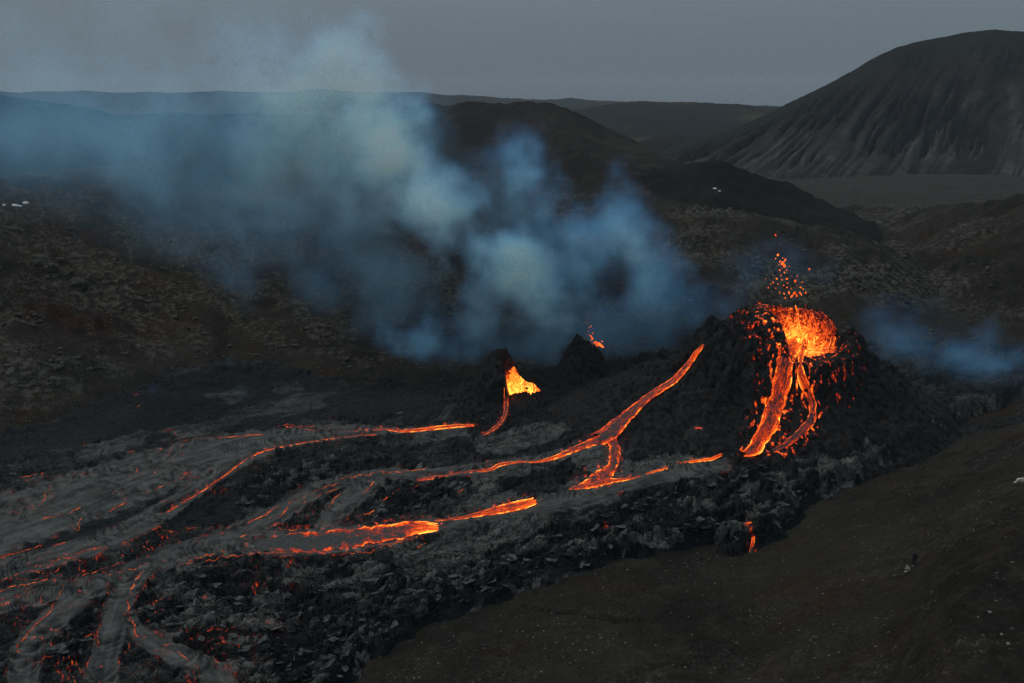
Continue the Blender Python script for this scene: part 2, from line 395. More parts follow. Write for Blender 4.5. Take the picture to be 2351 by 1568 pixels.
# crusted flows (grey ropy rivers): x, y, width
FLOWS = [
    [(1000,990,10),(900,993,18),(800,996,30),(700,1005,44),(600,1022,60),(500,1045,80),(400,1075,100),(300,1110,118),(200,1145,125),(80,1185,130),(-60,1230,140)],
    [(620,1045,14),(540,1075,20),(480,1110,28),(420,1150,36),(340,1200,44),(220,1255,50),(60,1300,50),(-60,1325,50)],
    [(1330,1026,10),(1260,1055,16),(1160,1068,22),(1080,1084,26),(980,1094,28),(880,1094,30),(800,1106,32),(720,1136,36),(660,1170,40),(610,1200,42),(560,1222,44)],
    [(845,1122,44),(800,1152,42),(770,1185,44),(752,1218,44)],
    [(985,1206,30),(900,1228,50),(800,1243,62),(700,1250,62),(600,1252,58),(500,1258,54),(420,1275,52),(350,1302,50),(290,1335,56),(230,1352,52),(150,1362,50),(60,1378,60),(-60,1400,60)],
    [(330,1312,40),(300,1352,44),(275,1400,46),(262,1450,50),(245,1500,56),(235,1570,70),(230,1640,80)],
    [(225,1352,36),(180,1385,40),(130,1425,46),(85,1470,52),(60,1530,60),(50,1620,66)],
    [(300,1420,30),(330,1470,36),(400,1505,46),(470,1540,60),(520,1600,70)],
    [(1440,1108,40),(1330,1150,44),(1220,1170,40),(1100,1195,34),(1000,1215,30)],
    [(1640,1075,34),(1560,1090,36),(1480,1105,34),(1400,1128,30)],
]
FB = []
for f in FLOWS:
    S, A, B = band(f, 8.0, lambda X, Y: smooth_lava(X, Y))
    C = (A + B) / 2; hw = np.hypot(*(A - B).T) / 2
    FB.append((C, hw))
def near_line(C, hw, X, Y, reach):
    """normalised distance across, signed; distance along (nan where out of reach)"""
    m = reach * hw.max()
    sel = np.where((X > C[:, 0].min() - m) & (X < C[:, 0].max() + m) & (Y > C[:, 1].min() - m) & (Y < C[:, 1].max() + m))[0]
    x = X[sel]; y = Y[sel]; best = np.full(x.shape, 99.0); al = np.zeros(x.shape); ww = np.ones(x.shape); cum = 0.0
    for i in range(len(C) - 1):
        vx, vy = C[i + 1] - C[i]; L = math.hypot(vx, vy) + 1e-9
        t = np.clip(((x - C[i, 0]) * vx + (y - C[i, 1]) * vy) / L ** 2, 0, 1)
        ex = x - C[i, 0] - t * vx; ey = y - C[i, 1] - t * vy
        h = hw[i] + t * (hw[i + 1] - hw[i]); q = np.hypot(ex, ey) / h
        k = q < np.abs(best); s = np.sign(vx * ey - vy * ex); s = np.where(s == 0, 1, s)
        best = np.where(k, q * s, best); al = np.where(k, cum + t * L, al); ww = np.where(k, h, ww); cum += L
    return sel, best, al, ww

def P2(poly):
    p = np.array(poly, float); return at_z(p[:, 0], p[:, 1], 1.0)
RUBBLE = [P2(p) for p in (
    [(600,1290),(420,1300),(340,1345),(300,1410),(330,1455),(420,1495),(520,1540),(560,1700),(780,1700),(850,1520),(1000,1440),(1250,1345),(1500,1275),(1700,1260),(1900,1140),(2150,1030),(2250,940),(2050,1000),(1750,1090),(1500,1140),(1250,1220),(1000,1290)],
    [(250,1340),(170,1370),(100,1440),(80,1500),(150,1540),(200,1490),(230,1420)],
    [(560,1100),(700,1060),(870,1065),(1000,1075),(800,1090),(640,1160),(560,1190)],
    [(660,1190),(780,1125),(850,1130),(780,1210)],
    [(880,1120),(1000,1105),(1150,1090),(1040,1150),(880,1190),(820,1180)])]
SMOOTHDARK = [P2(p) for p in (
    [(470,1190),(560,1110),(640,1050),(780,1045),(850,1065),(640,1140),(560,1190)],
    [(330,900),(500,850),(900,895),(1060,900),(1000,960),(760,960),(640,985),(420,990),(200,1010),(0,1060),(0,1015)],
    [(180,1440),(100,1500),(170,1530),(240,1470)],
    [(1150,1190),(1300,1160),(1420,1140),(1300,1200)],
    [(0,1180),(250,1150),(560,1190),(330,1240),(0,1300)],
    [(1640,1280),(1600,1250),(1700,1200),(1850,1160),(1950,1110),(2120,1040),(2140,1060),(1900,1160),(1850,1220),(1750,1275)])]
PALE = [P2(p) for p in (
    [(540,935),(700,900),(770,905),(740,945),(640,965),(520,960)],
    [(360,985),(480,965),(530,975),(420,1015)],[(155,1040),(270,990),(345,985),(330,1020),(200,1050)],
    [(500,955),(570,940),(560,975),(520,985)],[(470,905),(560,885),(600,905),(530,925)],[(620,885),(690,880),(700,898),(640,905)],
    [(1010,1190),(1130,1130),(1230,1160),(1340,1100),(1450,1110),(1250,1190),(1060,1230)],
    [(1400,1100),(1450,1065),(1640,1040),(1720,1050),(1660,1085),(1500,1110)],
    [(1090,1010),(1250,985),(1320,1000),(1180,1050),(1090,1050)],
    [(900,1280),(1000,1235),(1250,1180),(1450,1145),(1300,1210),(1050,1290),(900,1340)],
    [(1850,1112),(2000,1062),(2120,1012),(2200,930),(2295,928),(2225,955),(2130,1046),(1950,1112)],[(950,1000),(1080,985),(1080,1010),(960,1030)],[(1080,1090),(1220,1075),(1200,1110),(1080,1140)],
    [(1230,1060),(1330,1035),(1330,1060),(1230,1100)],[(900,1250),(960,1240),(970,1290),(920,1320)],
    [(360,1420),(480,1380),(560,1420),(430,1460)],[(420,1540),(560,1500),(640,1560),(500,1640)])]
_S, _A, _B = band([(800,1500,8),(900,1452,11),(1010,1408,12),(1120,1362,13),(1230,1322,13),(1340,1296,12),(1450,1270,9),(1560,1245,6),(1640,1232,4)], 8.0, lambda X, Y: smooth_lava(X, Y))
GROOVE = ((_A + _B) / 2, np.hypot(*(_A - _B).T) / 2)
VENTS = [P2(p) for p in ([(1040,975),(1100,890),(1260,860),(1420,830),(1640,760),(1720,900),(1710,1020),(1600,1030),(1480,985),(1420,985),(1300,975),(1200,985),(1130,1010),(1080,990)],)]
DOMES = [(1362,1062,46,27,1.3)]
DOMES = [(*at_z(x, y, 1.0), rx / FPX * 165, ry / FPX * 165 / 0.40, h) for x, y, rx, ry, h in DOMES]

def lava_surface(X, Y):
    sd = lava_sd(X, Y)
    z0 = smooth_lava(X, Y)
    # flow-aligned coordinates: flows run to the left and forward
    fa = X * 0.88 + Y * 0.48; fc = -X * 0.48 + Y * 0.88
    wa = fa + 2.5 * noise(X / 9, Y / 9, 211); wc = fc + 2.0 * noise(X / 8, Y / 8, 212)
    qx = X + 1.6 * fbm(X / 6, Y / 6, 3, 215); qy = Y + 1.6 * fbm(X / 6, Y / 6, 3, 216)
    def m(polys):
        r = np.zeros(X.shape)
        for p in polys: r = np.maximum(r, in_poly(p[0], p[1], qx, qy).astype(float))
        return r
    rub = m(RUBBLE); smd = m(SMOOTHDARK) * (1 - rub); pale = m(PALE)
    blk = sstep(-0.1, 0.5, fbm(wa / 16, wc / 7, 3, 218))
    rough = np.clip(0.35 + 0.65 * rub + 0.2 * blk - 0.25 * smd - 0.22 * pale, 0.06, 1)
    # broken plates
    f1, f2, ci, ox, oy = voro(wa / 4.2, wc / 2.2, 220)
    tx = np.cos(ci * 40) * 0.9; ty = np.sin(ci * 71) * 0.9
    pl = (ci - 0.5) * 0.9 + (ox * tx + oy * ty) * 1.3 - 0.6 * sstep(0.16, 0.0, f2 - f1)
    h1, h2, cj, px_, py_ = voro(wa / 1.7 + 0.3 * noise(X, Y, 3), wc / 1.0, 230)
    pl2 = (cj - 0.5) * 0.55 + (px_ * np.cos(cj * 50) + py_ * np.sin(cj * 33)) * 0.8 - 0.35 * sstep(0.18, 0.0, h2 - h1)
    # long ridges and folds along the flow
    fold = ridged(wa / 11, wc / 2.6, 3, 240) * 0.45 + fbm(wa / 5, wc / 1.5, 3, 245) * 0.32
    crease = -0.55 * sstep(0.13, 0.0, np.abs(noise(wa / 7.5, wc / 1.9, 246))) - 0.35 * sstep(0.12, 0.0, np.abs(noise(wa / 3.2, wc / 1.0, 247)))
    rope = np.sin(2 * math.pi * (wa / 1.25 + 0.9 * noise(X / 3, Y / 3, 250))) * 0.10 * sstep(-0.2, 0.4, noise(X / 12, Y / 10, 252))
    k1, k2, ck, kx, ky = voro(wa / 0.75 + 0.4 * noise(X / 0.8, Y / 0.8, 4), wc / 0.5, 235)
    z = z0 + rough * (0.72 * pl + 0.70 * pl2 + 0.22 * (ck - 0.5) - 0.20 * sstep(0.2, 0.0, k2 - k1)) + (0.25 + 0.75 * (1 - smd)) * (1.0 * fold + crease) + (1 - rub) * rope
    z = z + 0.10 * fbm(X / 0.7, Y / 0.7, 2, 255) * (0.4 + rough)
    tone = 0.30 + 0.22 * (ci - 0.5) + 0.34 * (cj - 0.5) * (0.5 + rub) + 0.10 * fbm(X / 7, Y / 5, 3, 260) - 0.24 * rub * (1 - pale) - 0.20 * smd + 0.30 * pale - 0.10 * blk - 0.26 * m(VENTS)
    tone = tone + rub * 0.42 * (rnd2(np.floor(ci * 999), np.floor(ci * 77), 5) > 0.74) + 0.25 * rub * (cj > 0.82)
    heat = np.zeros(X.shape); river = np.zeros(X.shape)
    for (cx, cy_, rx, ry, h) in DOMES:
        r = np.hypot((X - cx) / rx, (Y - cy_) / ry)
        k = np.clip(1 - r * r, 0, 1) ** 0.6
        z = z * (1 - 0.6 * (k > 0)) + 0.6 * (k > 0) * z0 + h * k + 0.06 * (k > 0) * np.sin(9 * r + 4 * np.arctan2(Y - cy_, X - cx))
        tone = np.where(k > 0, 0.62 + 0.1 * noise(X, Y, 9), tone)
    for i, (C, hw) in enumerate(FB):
        sel, q, al, ww = near_line(C, hw, X, Y, 2.2)
        if not len(sel): continue
        a = np.abs(q) + 0.16 * noise(X[sel] / 2.2, Y[sel] / 2.2, 270 + i)
        k = sstep(1.08, 0.86, a)
        wl = 0.9 + 0.25 * np.sin(al / 17.0)
        rp = np.sin(2 * math.pi * (al / wl + 1.5 * q * q + 0.7 * noise(X[sel] / 2.6, Y[sel] / 2.6, 280)))
        lm = np.sin(2 * math.pi * (al / 3.1 + 0.9 * q * q + 1.1 * noise(X[sel] / 5, Y[sel] / 5, 281)))
        am = sstep(-0.35, 0.3, noise(X[sel] / 7, Y[sel] / 7, 282 + i))
        lev = 0.30 * np.exp(-((a - 1.0) / 0.16) ** 2)
        zf = z0[sel] + 0.25 + 0.45 * np.clip(1 - a * a, 0, 1) + (0.19 * rp + 0.22 * lm) * am - 0.10 * sstep(0.10, 0.0, np.abs(noise(wa[sel] / 6, wc[sel] / 1.2, 287))) + 0.07 * fbm(X[sel] / 1.1, Y[sel] / 1.1, 3, 284) + 0.20 * fbm(wa[sel] / 6, wc[sel] / 2.0, 2, 283)
        z[sel] = z[sel] * (1 - k) + zf * k + lev
        tone[sel] = tone[sel] * (1 - k) + k * (0.46 + 0.10 * rp * am + 0.17 * fbm(al / 9, q * ww / 0.8, 4, 285) + 0.10 * fbm(X[sel] / 2.2, Y[sel] / 2.2, 3, 286) - 0.12 * lm * am)
        river[sel] = np.maximum(river[sel], k)
        hm = np.exp(-((a - 0.97) / 0.045) ** 2) * sstep(0.05, 0.5, noise(X[sel] / 3.5, Y[sel] / 3.5, 290 + i) + 0.12)
        heat[sel] = np.maximum(heat[sel], 0.55 * hm * sstep(0.0, 0.5, noise(X[sel] / 11, Y[sel] / 11, 295) + 0.1))
    for (C, hw) in STREAM_BANDS:
        sel, q, al, ww = near_line(C, hw + 0.25, X, Y, 3.0)
        if not len(sel): continue
        a = np.abs(q); k = sstep(1.9, 1.05, a)
        z[sel] = z[sel] * (1 - k) + (z0[sel] + 0.1 + 0.30 * np.exp(-((a - 1.35) / 0.25) ** 2) + 0.08 * fbm(X[sel] / 1.2, Y[sel] / 1.2, 2, 299)) * k
        heat[sel] = np.maximum(heat[sel], 0.62 * sstep(1.9, 1.0, a) * sstep(0.25, 0.75, fbm(X[sel] / 0.9, Y[sel] / 0.9, 3, 298) + 0.15))
    sel, q, al, ww = near_line(GROOVE[0], GROOVE[1], X, Y, 2.5)
    k = sstep(1.25, 0.7, np.abs(q) + 0.2 * noise(X[sel] / 3, Y[sel] / 3, 330)); z[sel] = z[sel] * (1 - k) + (z0[sel] - 0.5 + 0.05 * fbm(X[sel], Y[sel], 2, 331)) * k; tone[sel] = tone[sel] * (1 - k) + 0.05 * k
    # molten specks in torn crust
    for (cx, cy_, rx, ry, am) in HOTSPOTS:
        r = np.hypot((X - cx) / rx, (Y - cy_) / ry)
        s = sstep(1.1, 0.4, r)
        if not np.any(s > 0): continue
        v = sstep(0.11, 0.01, h2 - h1) * sstep(0.0, 0.45, noise(X / 2.4, Y / 2.4, 301))
        heat = np.maximum(heat, 0.82 * am * s * v)
    # thin molten seams that wander along the flow on the left
    seam = np.abs(noise(wa / 9 + 0.3 * noise(X / 2, Y / 2, 305), wc / 2.0, 306))
    sreg = sstep(-15, -40, X) * sstep(0.08, 0.4, noise(X / 10, Y / 9, 308))
    heat = np.maximum(heat, 0.62 * sstep(0.028, 0.004, seam) * sreg * (1 - smd) * sstep(4, 8, sd))
    # edge of the lava: a lobed front that drops to the soil
    lob = voro(X / 3.4, Y / 2.8, 310)
    edge = sstep(-0.3, 2.6, sd + 0.8 * (0.4 - lob[0]))
    z = z * edge + (np.where(sd < 6, -0.0, 0)) * (1 - edge) + edge * (1 - sstep(1.5, 9, sd)) * (1.3 + 0.9 * (0.42 - lob[0]))
    tone = np.clip(tone - 0.05 * (1 - river), 0.02, 1.0)
    return z, sd, tone, heat, river

HOTSPOTS = [(*at_z(x, y, 1.0), rx / FPX * 150, ry / FPX * 150 / 0.42, a) for x, y, rx, ry, a in (
    (625,1312,75,38,1.0), (110,1330,130,60,0.55), (420,1225,160,18,0.8), (520,1305,10,6,1), (120,1380,130,40,0.45), (640,1232,60,14,0.9), (760,1262,140,10,0.6),
    (820,1190,20,16,0.6), (1000,1190,25,10,0.5), (1400,1210,24,9,1.0), (1040,1135,14,5,0.9), (430,1500,90,40,0.5), (80,1170,110,30,0.55), (680,1180,50,20,0.6),
    (500,1560,80,30,0.8), (320,915,12,8,0.9), (560,960,40,6,0.8), (240,1180,30,15,.7), (60,1420,70,40,0.5))]

# ------------------------------------------------------------------ mesh helpers
def mesh_from(name, V, Fq, mat=None, parent=None, smooth=True, attrs=None):
    me = bpy.data.meshes.new(name)
    V = np.asarray(V, np.float32); Fq = np.asarray(Fq, np.int32); k = Fq.shape[1]
    me.vertices.add(len(V)); me.vertices.foreach_set('co', V.ravel())
    me.loops.add(Fq.size); me.loops.foreach_set('vertex_index', Fq.ravel())
    me.polygons.add(len(Fq)); me.polygons.foreach_set('loop_start', np.arange(0, Fq.size, k, dtype=np.int32))
    me.update(calc_edges=True)
    me.polygons.foreach_set('use_smooth', np.full(len(Fq), smooth))
    for n, a in (attrs or {}).items():
        at = me.attributes.new(n, 'FLOAT', 'POINT'); at.data.foreach_set('value', np.asarray(a, np.float32))
    if mat: me.materials.append(mat)
    o = bpy.data.objects.new(name, me); COL.objects.link(o)
    if parent: o.parent = parent
    return o

def compact(V, Fq, attrs=None):
    used = np.zeros(len(V), bool); used[Fq.ravel()] = True
    idx = np.cumsum(used) - 1
    return V[used], idx[Fq], {k: a[used] for k, a in (attrs or {}).items()}

def tag(o, label=None, cat=None, group=None, kind=None):
    if label: o['label'] = label
    if cat: o['category'] = cat
    if group: o['group'] = group
    if kind: o['kind'] = kind
    return o

def grid_faces(nr, nc):
    i = np.arange(nr - 1)[:, None] * nc + np.arange(nc - 1)[None, :]
    return np.stack([i, i + 1, i + nc + 1, i + nc], -1).reshape(-1, 4)

# ------------------------------------------------------------------ materials
class NT:
    def __init__(self, name):
        self.m = bpy.data.materials.new(name); self.m.use_nodes = True
        self.t = self.m.node_tree; self.t.nodes.clear()
        self.out = self.n('ShaderNodeOutputMaterial')
    def n(self, ty, **kw):
        x = self.t.nodes.new(ty)
        for k, v in kw.items(): setattr(x, k, v)
        return x
    def l(self, a, b): self.t.links.new(a, b)
    def set(self, sock, v):
        if hasattr(v, 'is_output') and v.is_output: self.l(v, sock)
        else: sock.default_value = v
    def attr(self, name): return self.n('ShaderNodeAttribute', attribute_name=name).outputs['Fac']
    def pos(self): return self.n('ShaderNodeNewGeometry').outputs['Position']
    def noise(self, vec, scale, det=4, rough=0.55, dist=0.0):
        x = self.n('ShaderNodeTexNoise'); self.l(vec, x.inputs['Vector'])
        x.inputs['Scale'].default_value = scale; x.inputs['Detail'].default_value = det
        x.inputs['Roughness'].default_value = rough; x.inputs['Distortion'].default_value = dist
        return x.outputs[0]
    def voro(self, vec, scale, feature='F1', out='Distance'):
        x = self.n('ShaderNodeTexVoronoi', feature=feature); self.l(vec, x.inputs['Vector'])
        x.inputs['Scale'].default_value = scale; return x.outputs[out]
    def ramp(self, f, a, b, lo=0.0, hi=1.0):
        x = self.n('ShaderNodeMapRange', interpolation_type='SMOOTHSTEP'); self.set(x.inputs[0], f)
        for i, v in enumerate((a, b, lo, hi)): x.inputs[i + 1].default_value = v
        return x.outputs[0]
    def math(self, op, a, b=0.0, c=0.0):
        x = self.n('ShaderNodeMath', operation=op); self.set(x.inputs[0], a); self.set(x.inputs[1], b); self.set(x.inputs[2], c)
        return x.outputs[0]
    def mix(self, f, a, b):
        x = self.n('ShaderNodeMix', data_type='RGBA'); self.set(x.inputs[0], f)
        self.set(x.inputs[6], a if not isinstance(a, tuple) else (*a, 1)); self.set(x.inputs[7], b if not isinstance(b, tuple) else (*b, 1))
        return x.outputs[2]
    def bump(self, h, strength, dist, nrm=None):
        x = self.n('ShaderNodeBump'); x.inputs['Strength'].default_value = strength; x.inputs['Distance'].default_value = dist
        self.l(h, x.inputs['Height'])
        if nrm is not None: self.l(nrm, x.inputs['Normal'])
        return x.outputs[0]
    def scale(self, vec, s):
        x = self.n('ShaderNodeVectorMath', operation='MULTIPLY'); self.l(vec, x.inputs[0]); x.inputs[1].default_value = s; return x.outputs[0]
    def bsdf(self, col, rough=0.9, nrm=None, emi=None, es=0.0, spec=0.3):
        p = self.n('ShaderNodeBsdfPrincipled'); self.set(p.inputs['Base Color'], col if not isinstance(col, tuple) else (*col, 1))
        self.set(p.inputs['Roughness'], rough); p.inputs['Specular IOR Level'].default_value = spec
        if nrm is not None: self.l(nrm, p.inputs['Normal'])
        if emi is not None: self.set(p.inputs['Emission Color'], emi); self.set(p.inputs['Emission Strength'], es)
        self.l(p.outputs[0], self.out.inputs['Surface']); return p
    def glow(self, t):
        """colour of lava against temperature 0..1"""
        r = self.n('ShaderNodeValToRGB'); e = r.color_ramp.elements
        e[0].position = 0.0; e[0].color = (0.0, 0.0, 0.0, 1)
        e[1].position = 1.0; e[1].color = (2.4, 0.82, 0.10, 1)
        for p, c in ((0.12, (0.03, 0.002, 0.0005, 1)), (0.32, (0.30, 0.018, 0.003, 1)), (0.55, (0.85, 0.085, 0.006, 1)), (0.78, (1.25, 0.27, 0.02, 1))):
            x = e.new(p); x.color = c
        self.set(r.inputs[0], t); return r.outputs[0]

def mat_soil():
    m = NT('soil'); P = m.pos()
    big = m.noise(P, 0.035, 5, 0.6); mid = m.noise(P, 0.22, 5, 0.62); fin = m.noise(P, 1.8, 4, 0.65)
    c = m.mix(m.ramp(big, 0.35, 0.65), (0.0158, 0.0137, 0.0105), (0.0316, 0.0263, 0.0201))
    c = m.mix(m.ramp(mid, 0.45, 0.72), c, (0.0422, 0.0326, 0.0237))
    c = m.mix(m.math('MULTIPLY', m.ramp(m.noise(P, 0.06, 3, 0.6), 0.56, 0.70), 0.6), c, (0.0395, 0.0168, 0.0084))
    pale = m.attr('pale')
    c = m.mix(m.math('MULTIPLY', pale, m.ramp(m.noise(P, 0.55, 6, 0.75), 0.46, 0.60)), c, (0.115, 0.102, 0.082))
    c = m.mix(m.math('MULTIPLY', m.attr('rust'), m.ramp(mid, 0.3, 0.6)), c, (0.0395, 0.0105, 0.0063))
    c = m.mix(m.ramp(fin, 0.35, 0.75, 0.0, 0.75), m.mix(0.55, c, (0.0043, 0.0037, 0.0031)), c)
    c = m.mix(m.math('MULTIPLY', m.ramp(m.noise(P, 2.6, 3, 0.7), 0.57, 0.70), m.ramp(m.noise(P, 0.13, 4, 0.65), 0.42, 0.62, 0.1, 0.75)), c, (0.105, 0.096, 0.080))
    # scattered pale pebbles
    vc = m.n('ShaderNodeTexVoronoi'); m.l(P, vc.inputs['Vector']); vc.inputs['Scale'].default_value = 1.5
    sep = m.n('ShaderNodeSeparateColor'); m.l(vc.outputs['Color'], sep.inputs[0])
    peb = m.math('MULTIPLY', m.ramp(vc.outputs['Distance'], 0.24, 0.12), m.ramp(m.math('ADD', sep.outputs[0], m.math('MULTIPLY', m.noise(P, 0.09, 3), 0.45)), 1.02, 1.2))
    c = m.mix(peb, c, (0.17, 0.16, 0.14))
    h = m.math('ADD', m.math('MULTIPLY', fin, 0.5), m.noise(P, 0.7, 4, 0.6))
    m.bsdf(c, 0.95, m.bump(h, 0.9, 0.35), spec=0.04); return m.m

def mat_hill(name, dark, light, streak=0.0, moss=None):
    m = NT(name); P = m.pos()
    a = m.noise(P, 0.02, 6, 0.62); b = m.noise(P, 0.12, 6, 0.68)
    c = m.mix(m.ramp(a, 0.35, 0.68), dark, light)
    c = m.mix(m.ramp(b, 0.38, 0.7, 0.0, 0.8), m.mix(0.6, c, (0.0053, 0.0048, 0.0043)), c)
    if moss: c = m.mix(m.math('MULTIPLY', m.ramp(m.noise(P, 0.012, 4, 0.6), 0.52, 0.66), 0.8), c, moss)
    m.bsdf(c, 0.96, m.bump(m.noise(P, 0.35, 6, 0.7), 0.8, 1.2), spec=0.03); return m.m

def mat_mountain():
    m = NT('mountain_scree'); P = m.pos()
    sep = m.n('ShaderNodeSeparateXYZ'); m.l(P, sep.inputs[0])
    low = m.attr('scree')
    c = m.mix(m.ramp(m.noise(P, 0.012, 6, 0.65), 0.35, 0.68), (0.0202, 0.0175, 0.0151), (0.0392, 0.0336, 0.0289))
    c = m.mix(low, c, m.mix(m.ramp(m.noise(P, 0.03, 5, 0.65), 0.35, 0.7), (0.0578, 0.0501, 0.0452), (0.1097, 0.0970, 0.0889)))
    c = m.mix(m.math('MULTIPLY', m.attr('moss'), 0.75), c, (0.0175, 0.0198, 0.0116))
    c = m.mix(m.ramp(m.noise(P, 0.10, 6, 0.7), 0.40, 0.68, 0.0, 0.7), m.mix(0.5, c, (0.0081, 0.0068, 0.0064)), c)
    m.bsdf(c, 0.96, m.bump(m.noise(P, 0.22, 6, 0.72), 0.8, 1.6), spec=0.03); return m.m

def mat_crust():
    m = NT('lava_crust'); P = m.pos(); tone = m.attr('tone')
    n1 = m.noise(P, 1.1, 5, 0.65); n2 = m.noise(P, 5.0, 4, 0.7)
    riv = m.attr('river'); brk = m.math('SUBTRACT', 1.0, m.math('MULTIPLY', riv, 0.72))
    t = m.math('ADD', tone, m.math('MULTIPLY', m.math('MULTIPLY', m.math('SUBTRACT', n1, 0.5), 0.55), brk))
    t = m.math('ADD', t, m.math('MULTIPLY', m.math('SUBTRACT', n2, 0.5), 0.50))
    c = m.mix(m.ramp(t, 0.12, 0.85), (0.0055, 0.0059, 0.0068), (0.1160, 0.1070, 0.0960))
    h = m.math('ADD', m.math('MULTIPLY', n2, 0.35), n1)
    cr = m.voro(m.scale(P, (0.9, 1.5, 1.0)), 1.1, 'DISTANCE_TO_EDGE')
    wv = m.n('ShaderNodeVectorMath', operation='ADD'); m.l(P, wv.inputs[0]); nz_ = m.n('ShaderNodeTexNoise'); m.l(P, nz_.inputs['Vector']); nz_.inputs['Scale'].default_value = 0.8; m.l(nz_.outputs['Color'], wv.inputs[1])
    cr2 = m.voro(m.scale(wv.outputs[0], (0.7, 1.3, 1.0)), 0.55, 'DISTANCE_TO_EDGE')
    h = m.math('ADD', h, m.math('ADD', m.math('MULTIPLY', m.ramp(cr, 0.0, 0.08, -0.35, 0.0), brk), m.math('MULTIPLY', m.ramp(cr2, 0.0, 0.06, -0.6, 0.0), brk)))
    c = m.mix(m.math('MULTIPLY', m.ramp(cr2, 0.0, 0.05, 0.75, 0.0), brk), c, (0.005, 0.005, 0.006))
    heat = m.attr('molten')
    T = m.math('MULTIPLY', heat, m.ramp(m.noise(P, 1.6, 3, 0.7), 0.38, 0.66, 0.15, 1.0))
    m.bsdf(c, 0.62, m.bump(h, 1.0, 0.30), m.glow(m.math('MULTIPLY', T, 0.95)), 1.0, spec=0.12)
    m.m.cycles.emission_sampling = 'NONE'; return m.m

def mat_cone():
    m = NT('spatter_clinker'); P = m.pos()
    n1 = m.noise(P, 0.9, 5, 0.68); n2 = m.noise(P, 4.0, 4, 0.7)
    c = m.mix(m.ramp(n1, 0.35, 0.7), (0.0055, 0.0052, 0.0052), (0.0290, 0.0270, 0.0255))
    c = m.mix(m.ramp(m.noise(P, 0.25, 3), 0.55, 0.75, 0, 0.5), c, (0.0263, 0.0137, 0.0105))
    h = m.math('ADD', m.math('MULTIPLY', n2, 0.4), n1)
    heat = m.attr('molten')
    bl = m.math('ADD', m.math('MULTIPLY', m.noise(P, 1.3, 4, 0.75), 1.5), m.math('MULTIPLY', m.voro(P, 2.2), 0.25))
    T = m.math('ADD', heat, m.math('MULTIPLY', m.math('SUBTRACT', bl, 0.85), 1.5)); T = m.math('SUBTRACT', m.math('ADD', T, m.math('MULTIPLY', m.math('SUBTRACT', m.noise(P, 3.4, 3, 0.7), 0.5), 1.1)), 0.30); T = m.math('MINIMUM', m.math('MAXIMUM', T, 0.0), 1.0)
    T = m.math('MULTIPLY', T, m.ramp(heat, 0.03, 0.14))
    m.bsdf(c, 0.75, m.bump(h, 1.0, 0.35), m.glow(T), 1.15, spec=0.06)
    return m.m

def mat_molten():
    m = NT('molten_lava'); ac = m.attr('across'); al = m.attr('along'); hot = m.attr('hot')
    v = m.n('ShaderNodeCombineXYZ'); m.l(m.math('MULTIPLY', al, 0.45), v.inputs[0]); m.l(m.math('MULTIPLY', ac, 3.0), v.inputs[1]); m.l(m.attr('rnd'), v.inputs[2])
    skin = m.noise(v.outputs[0], 1.0, 5, 0.7, 1.2)
    fin = m.noise(m.pos(), 2.6, 4, 0.7)
    v2 = m.n('ShaderNodeCombineXYZ'); m.l(m.math('MULTIPLY', al, 0.8), v2.inputs[0]); m.l(ac, v2.inputs[1]); m.l(m.attr('rnd'), v2.inputs[2])
    e = m.math('MULTIPLY', m.math('POWER', m.math('ABSOLUTE', ac), 2.6), m.ramp(m.noise(v2.outputs[0], 0.9, 3, 0.6), 0.34, 0.62, 0.15, 1.25))
    raft = m.ramp(m.noise(m.pos(), 0.9, 4, 0.65, 0.6), 0.54, 0.66)
    T = m.math('ADD', hot, m.math('MULTIPLY', m.math('SUBTRACT', e, 0.45), 0.62))
    T = m.math('ADD', T, m.math('MULTIPLY', m.math('SUBTRACT', skin, 0.52), 1.9))
    T = m.math('ADD', T, m.math('MULTIPLY', m.math('SUBTRACT', fin, 0.5), 0.8))
    T = m.math('SUBTRACT', T, m.math('MULTIPLY', raft, m.ramp(hot, 0.75, 0.35, 0.05, 0.34)))
    c = m.mix(m.ramp(fin, 0.35, 0.65), (0.030, 0.028, 0.027), (0.060, 0.056, 0.052)); c = m.mix(m.ramp(T, 0.05, 0.4), c, (0.012, 0.006, 0.004))
    m.bsdf(c, 0.5, m.bump(m.math('ADD', skin, fin), 0.5, 0.15), m.glow(m.math('MINIMUM', m.math('MAXIMUM', T, 0.0), 1.0)), 1.25, spec=0.08)
    return m.m

def mat_fire():
    m = NT('lava_spatter'); P = m.pos()
    T = m.math('ADD', m.attr('hot'), m.math('MULTIPLY', m.math('SUBTRACT', m.noise(P, 1.6, 4, 0.75), 0.5), 0.9))
    m.bsdf((0.04, 0.02, 0.015), 0.6, None, m.glow(m.math('MINIMUM', m.math('MAXIMUM', T, 0.12), 1.0)), 1.7); return m.m

def mat_rock(name, a, b):
    m = NT(name); P = m.pos(); n = m.noise(P, 1.4, 5, 0.65)
    oi = m.n('ShaderNodeObjectInfo').outputs['Random']
    c = m.mix(m.ramp(n, 0.32, 0.7), a, b)
    m.bsdf(c, 0.92, m.bump(n, 0.7, 0.2), spec=0.06); return m.m

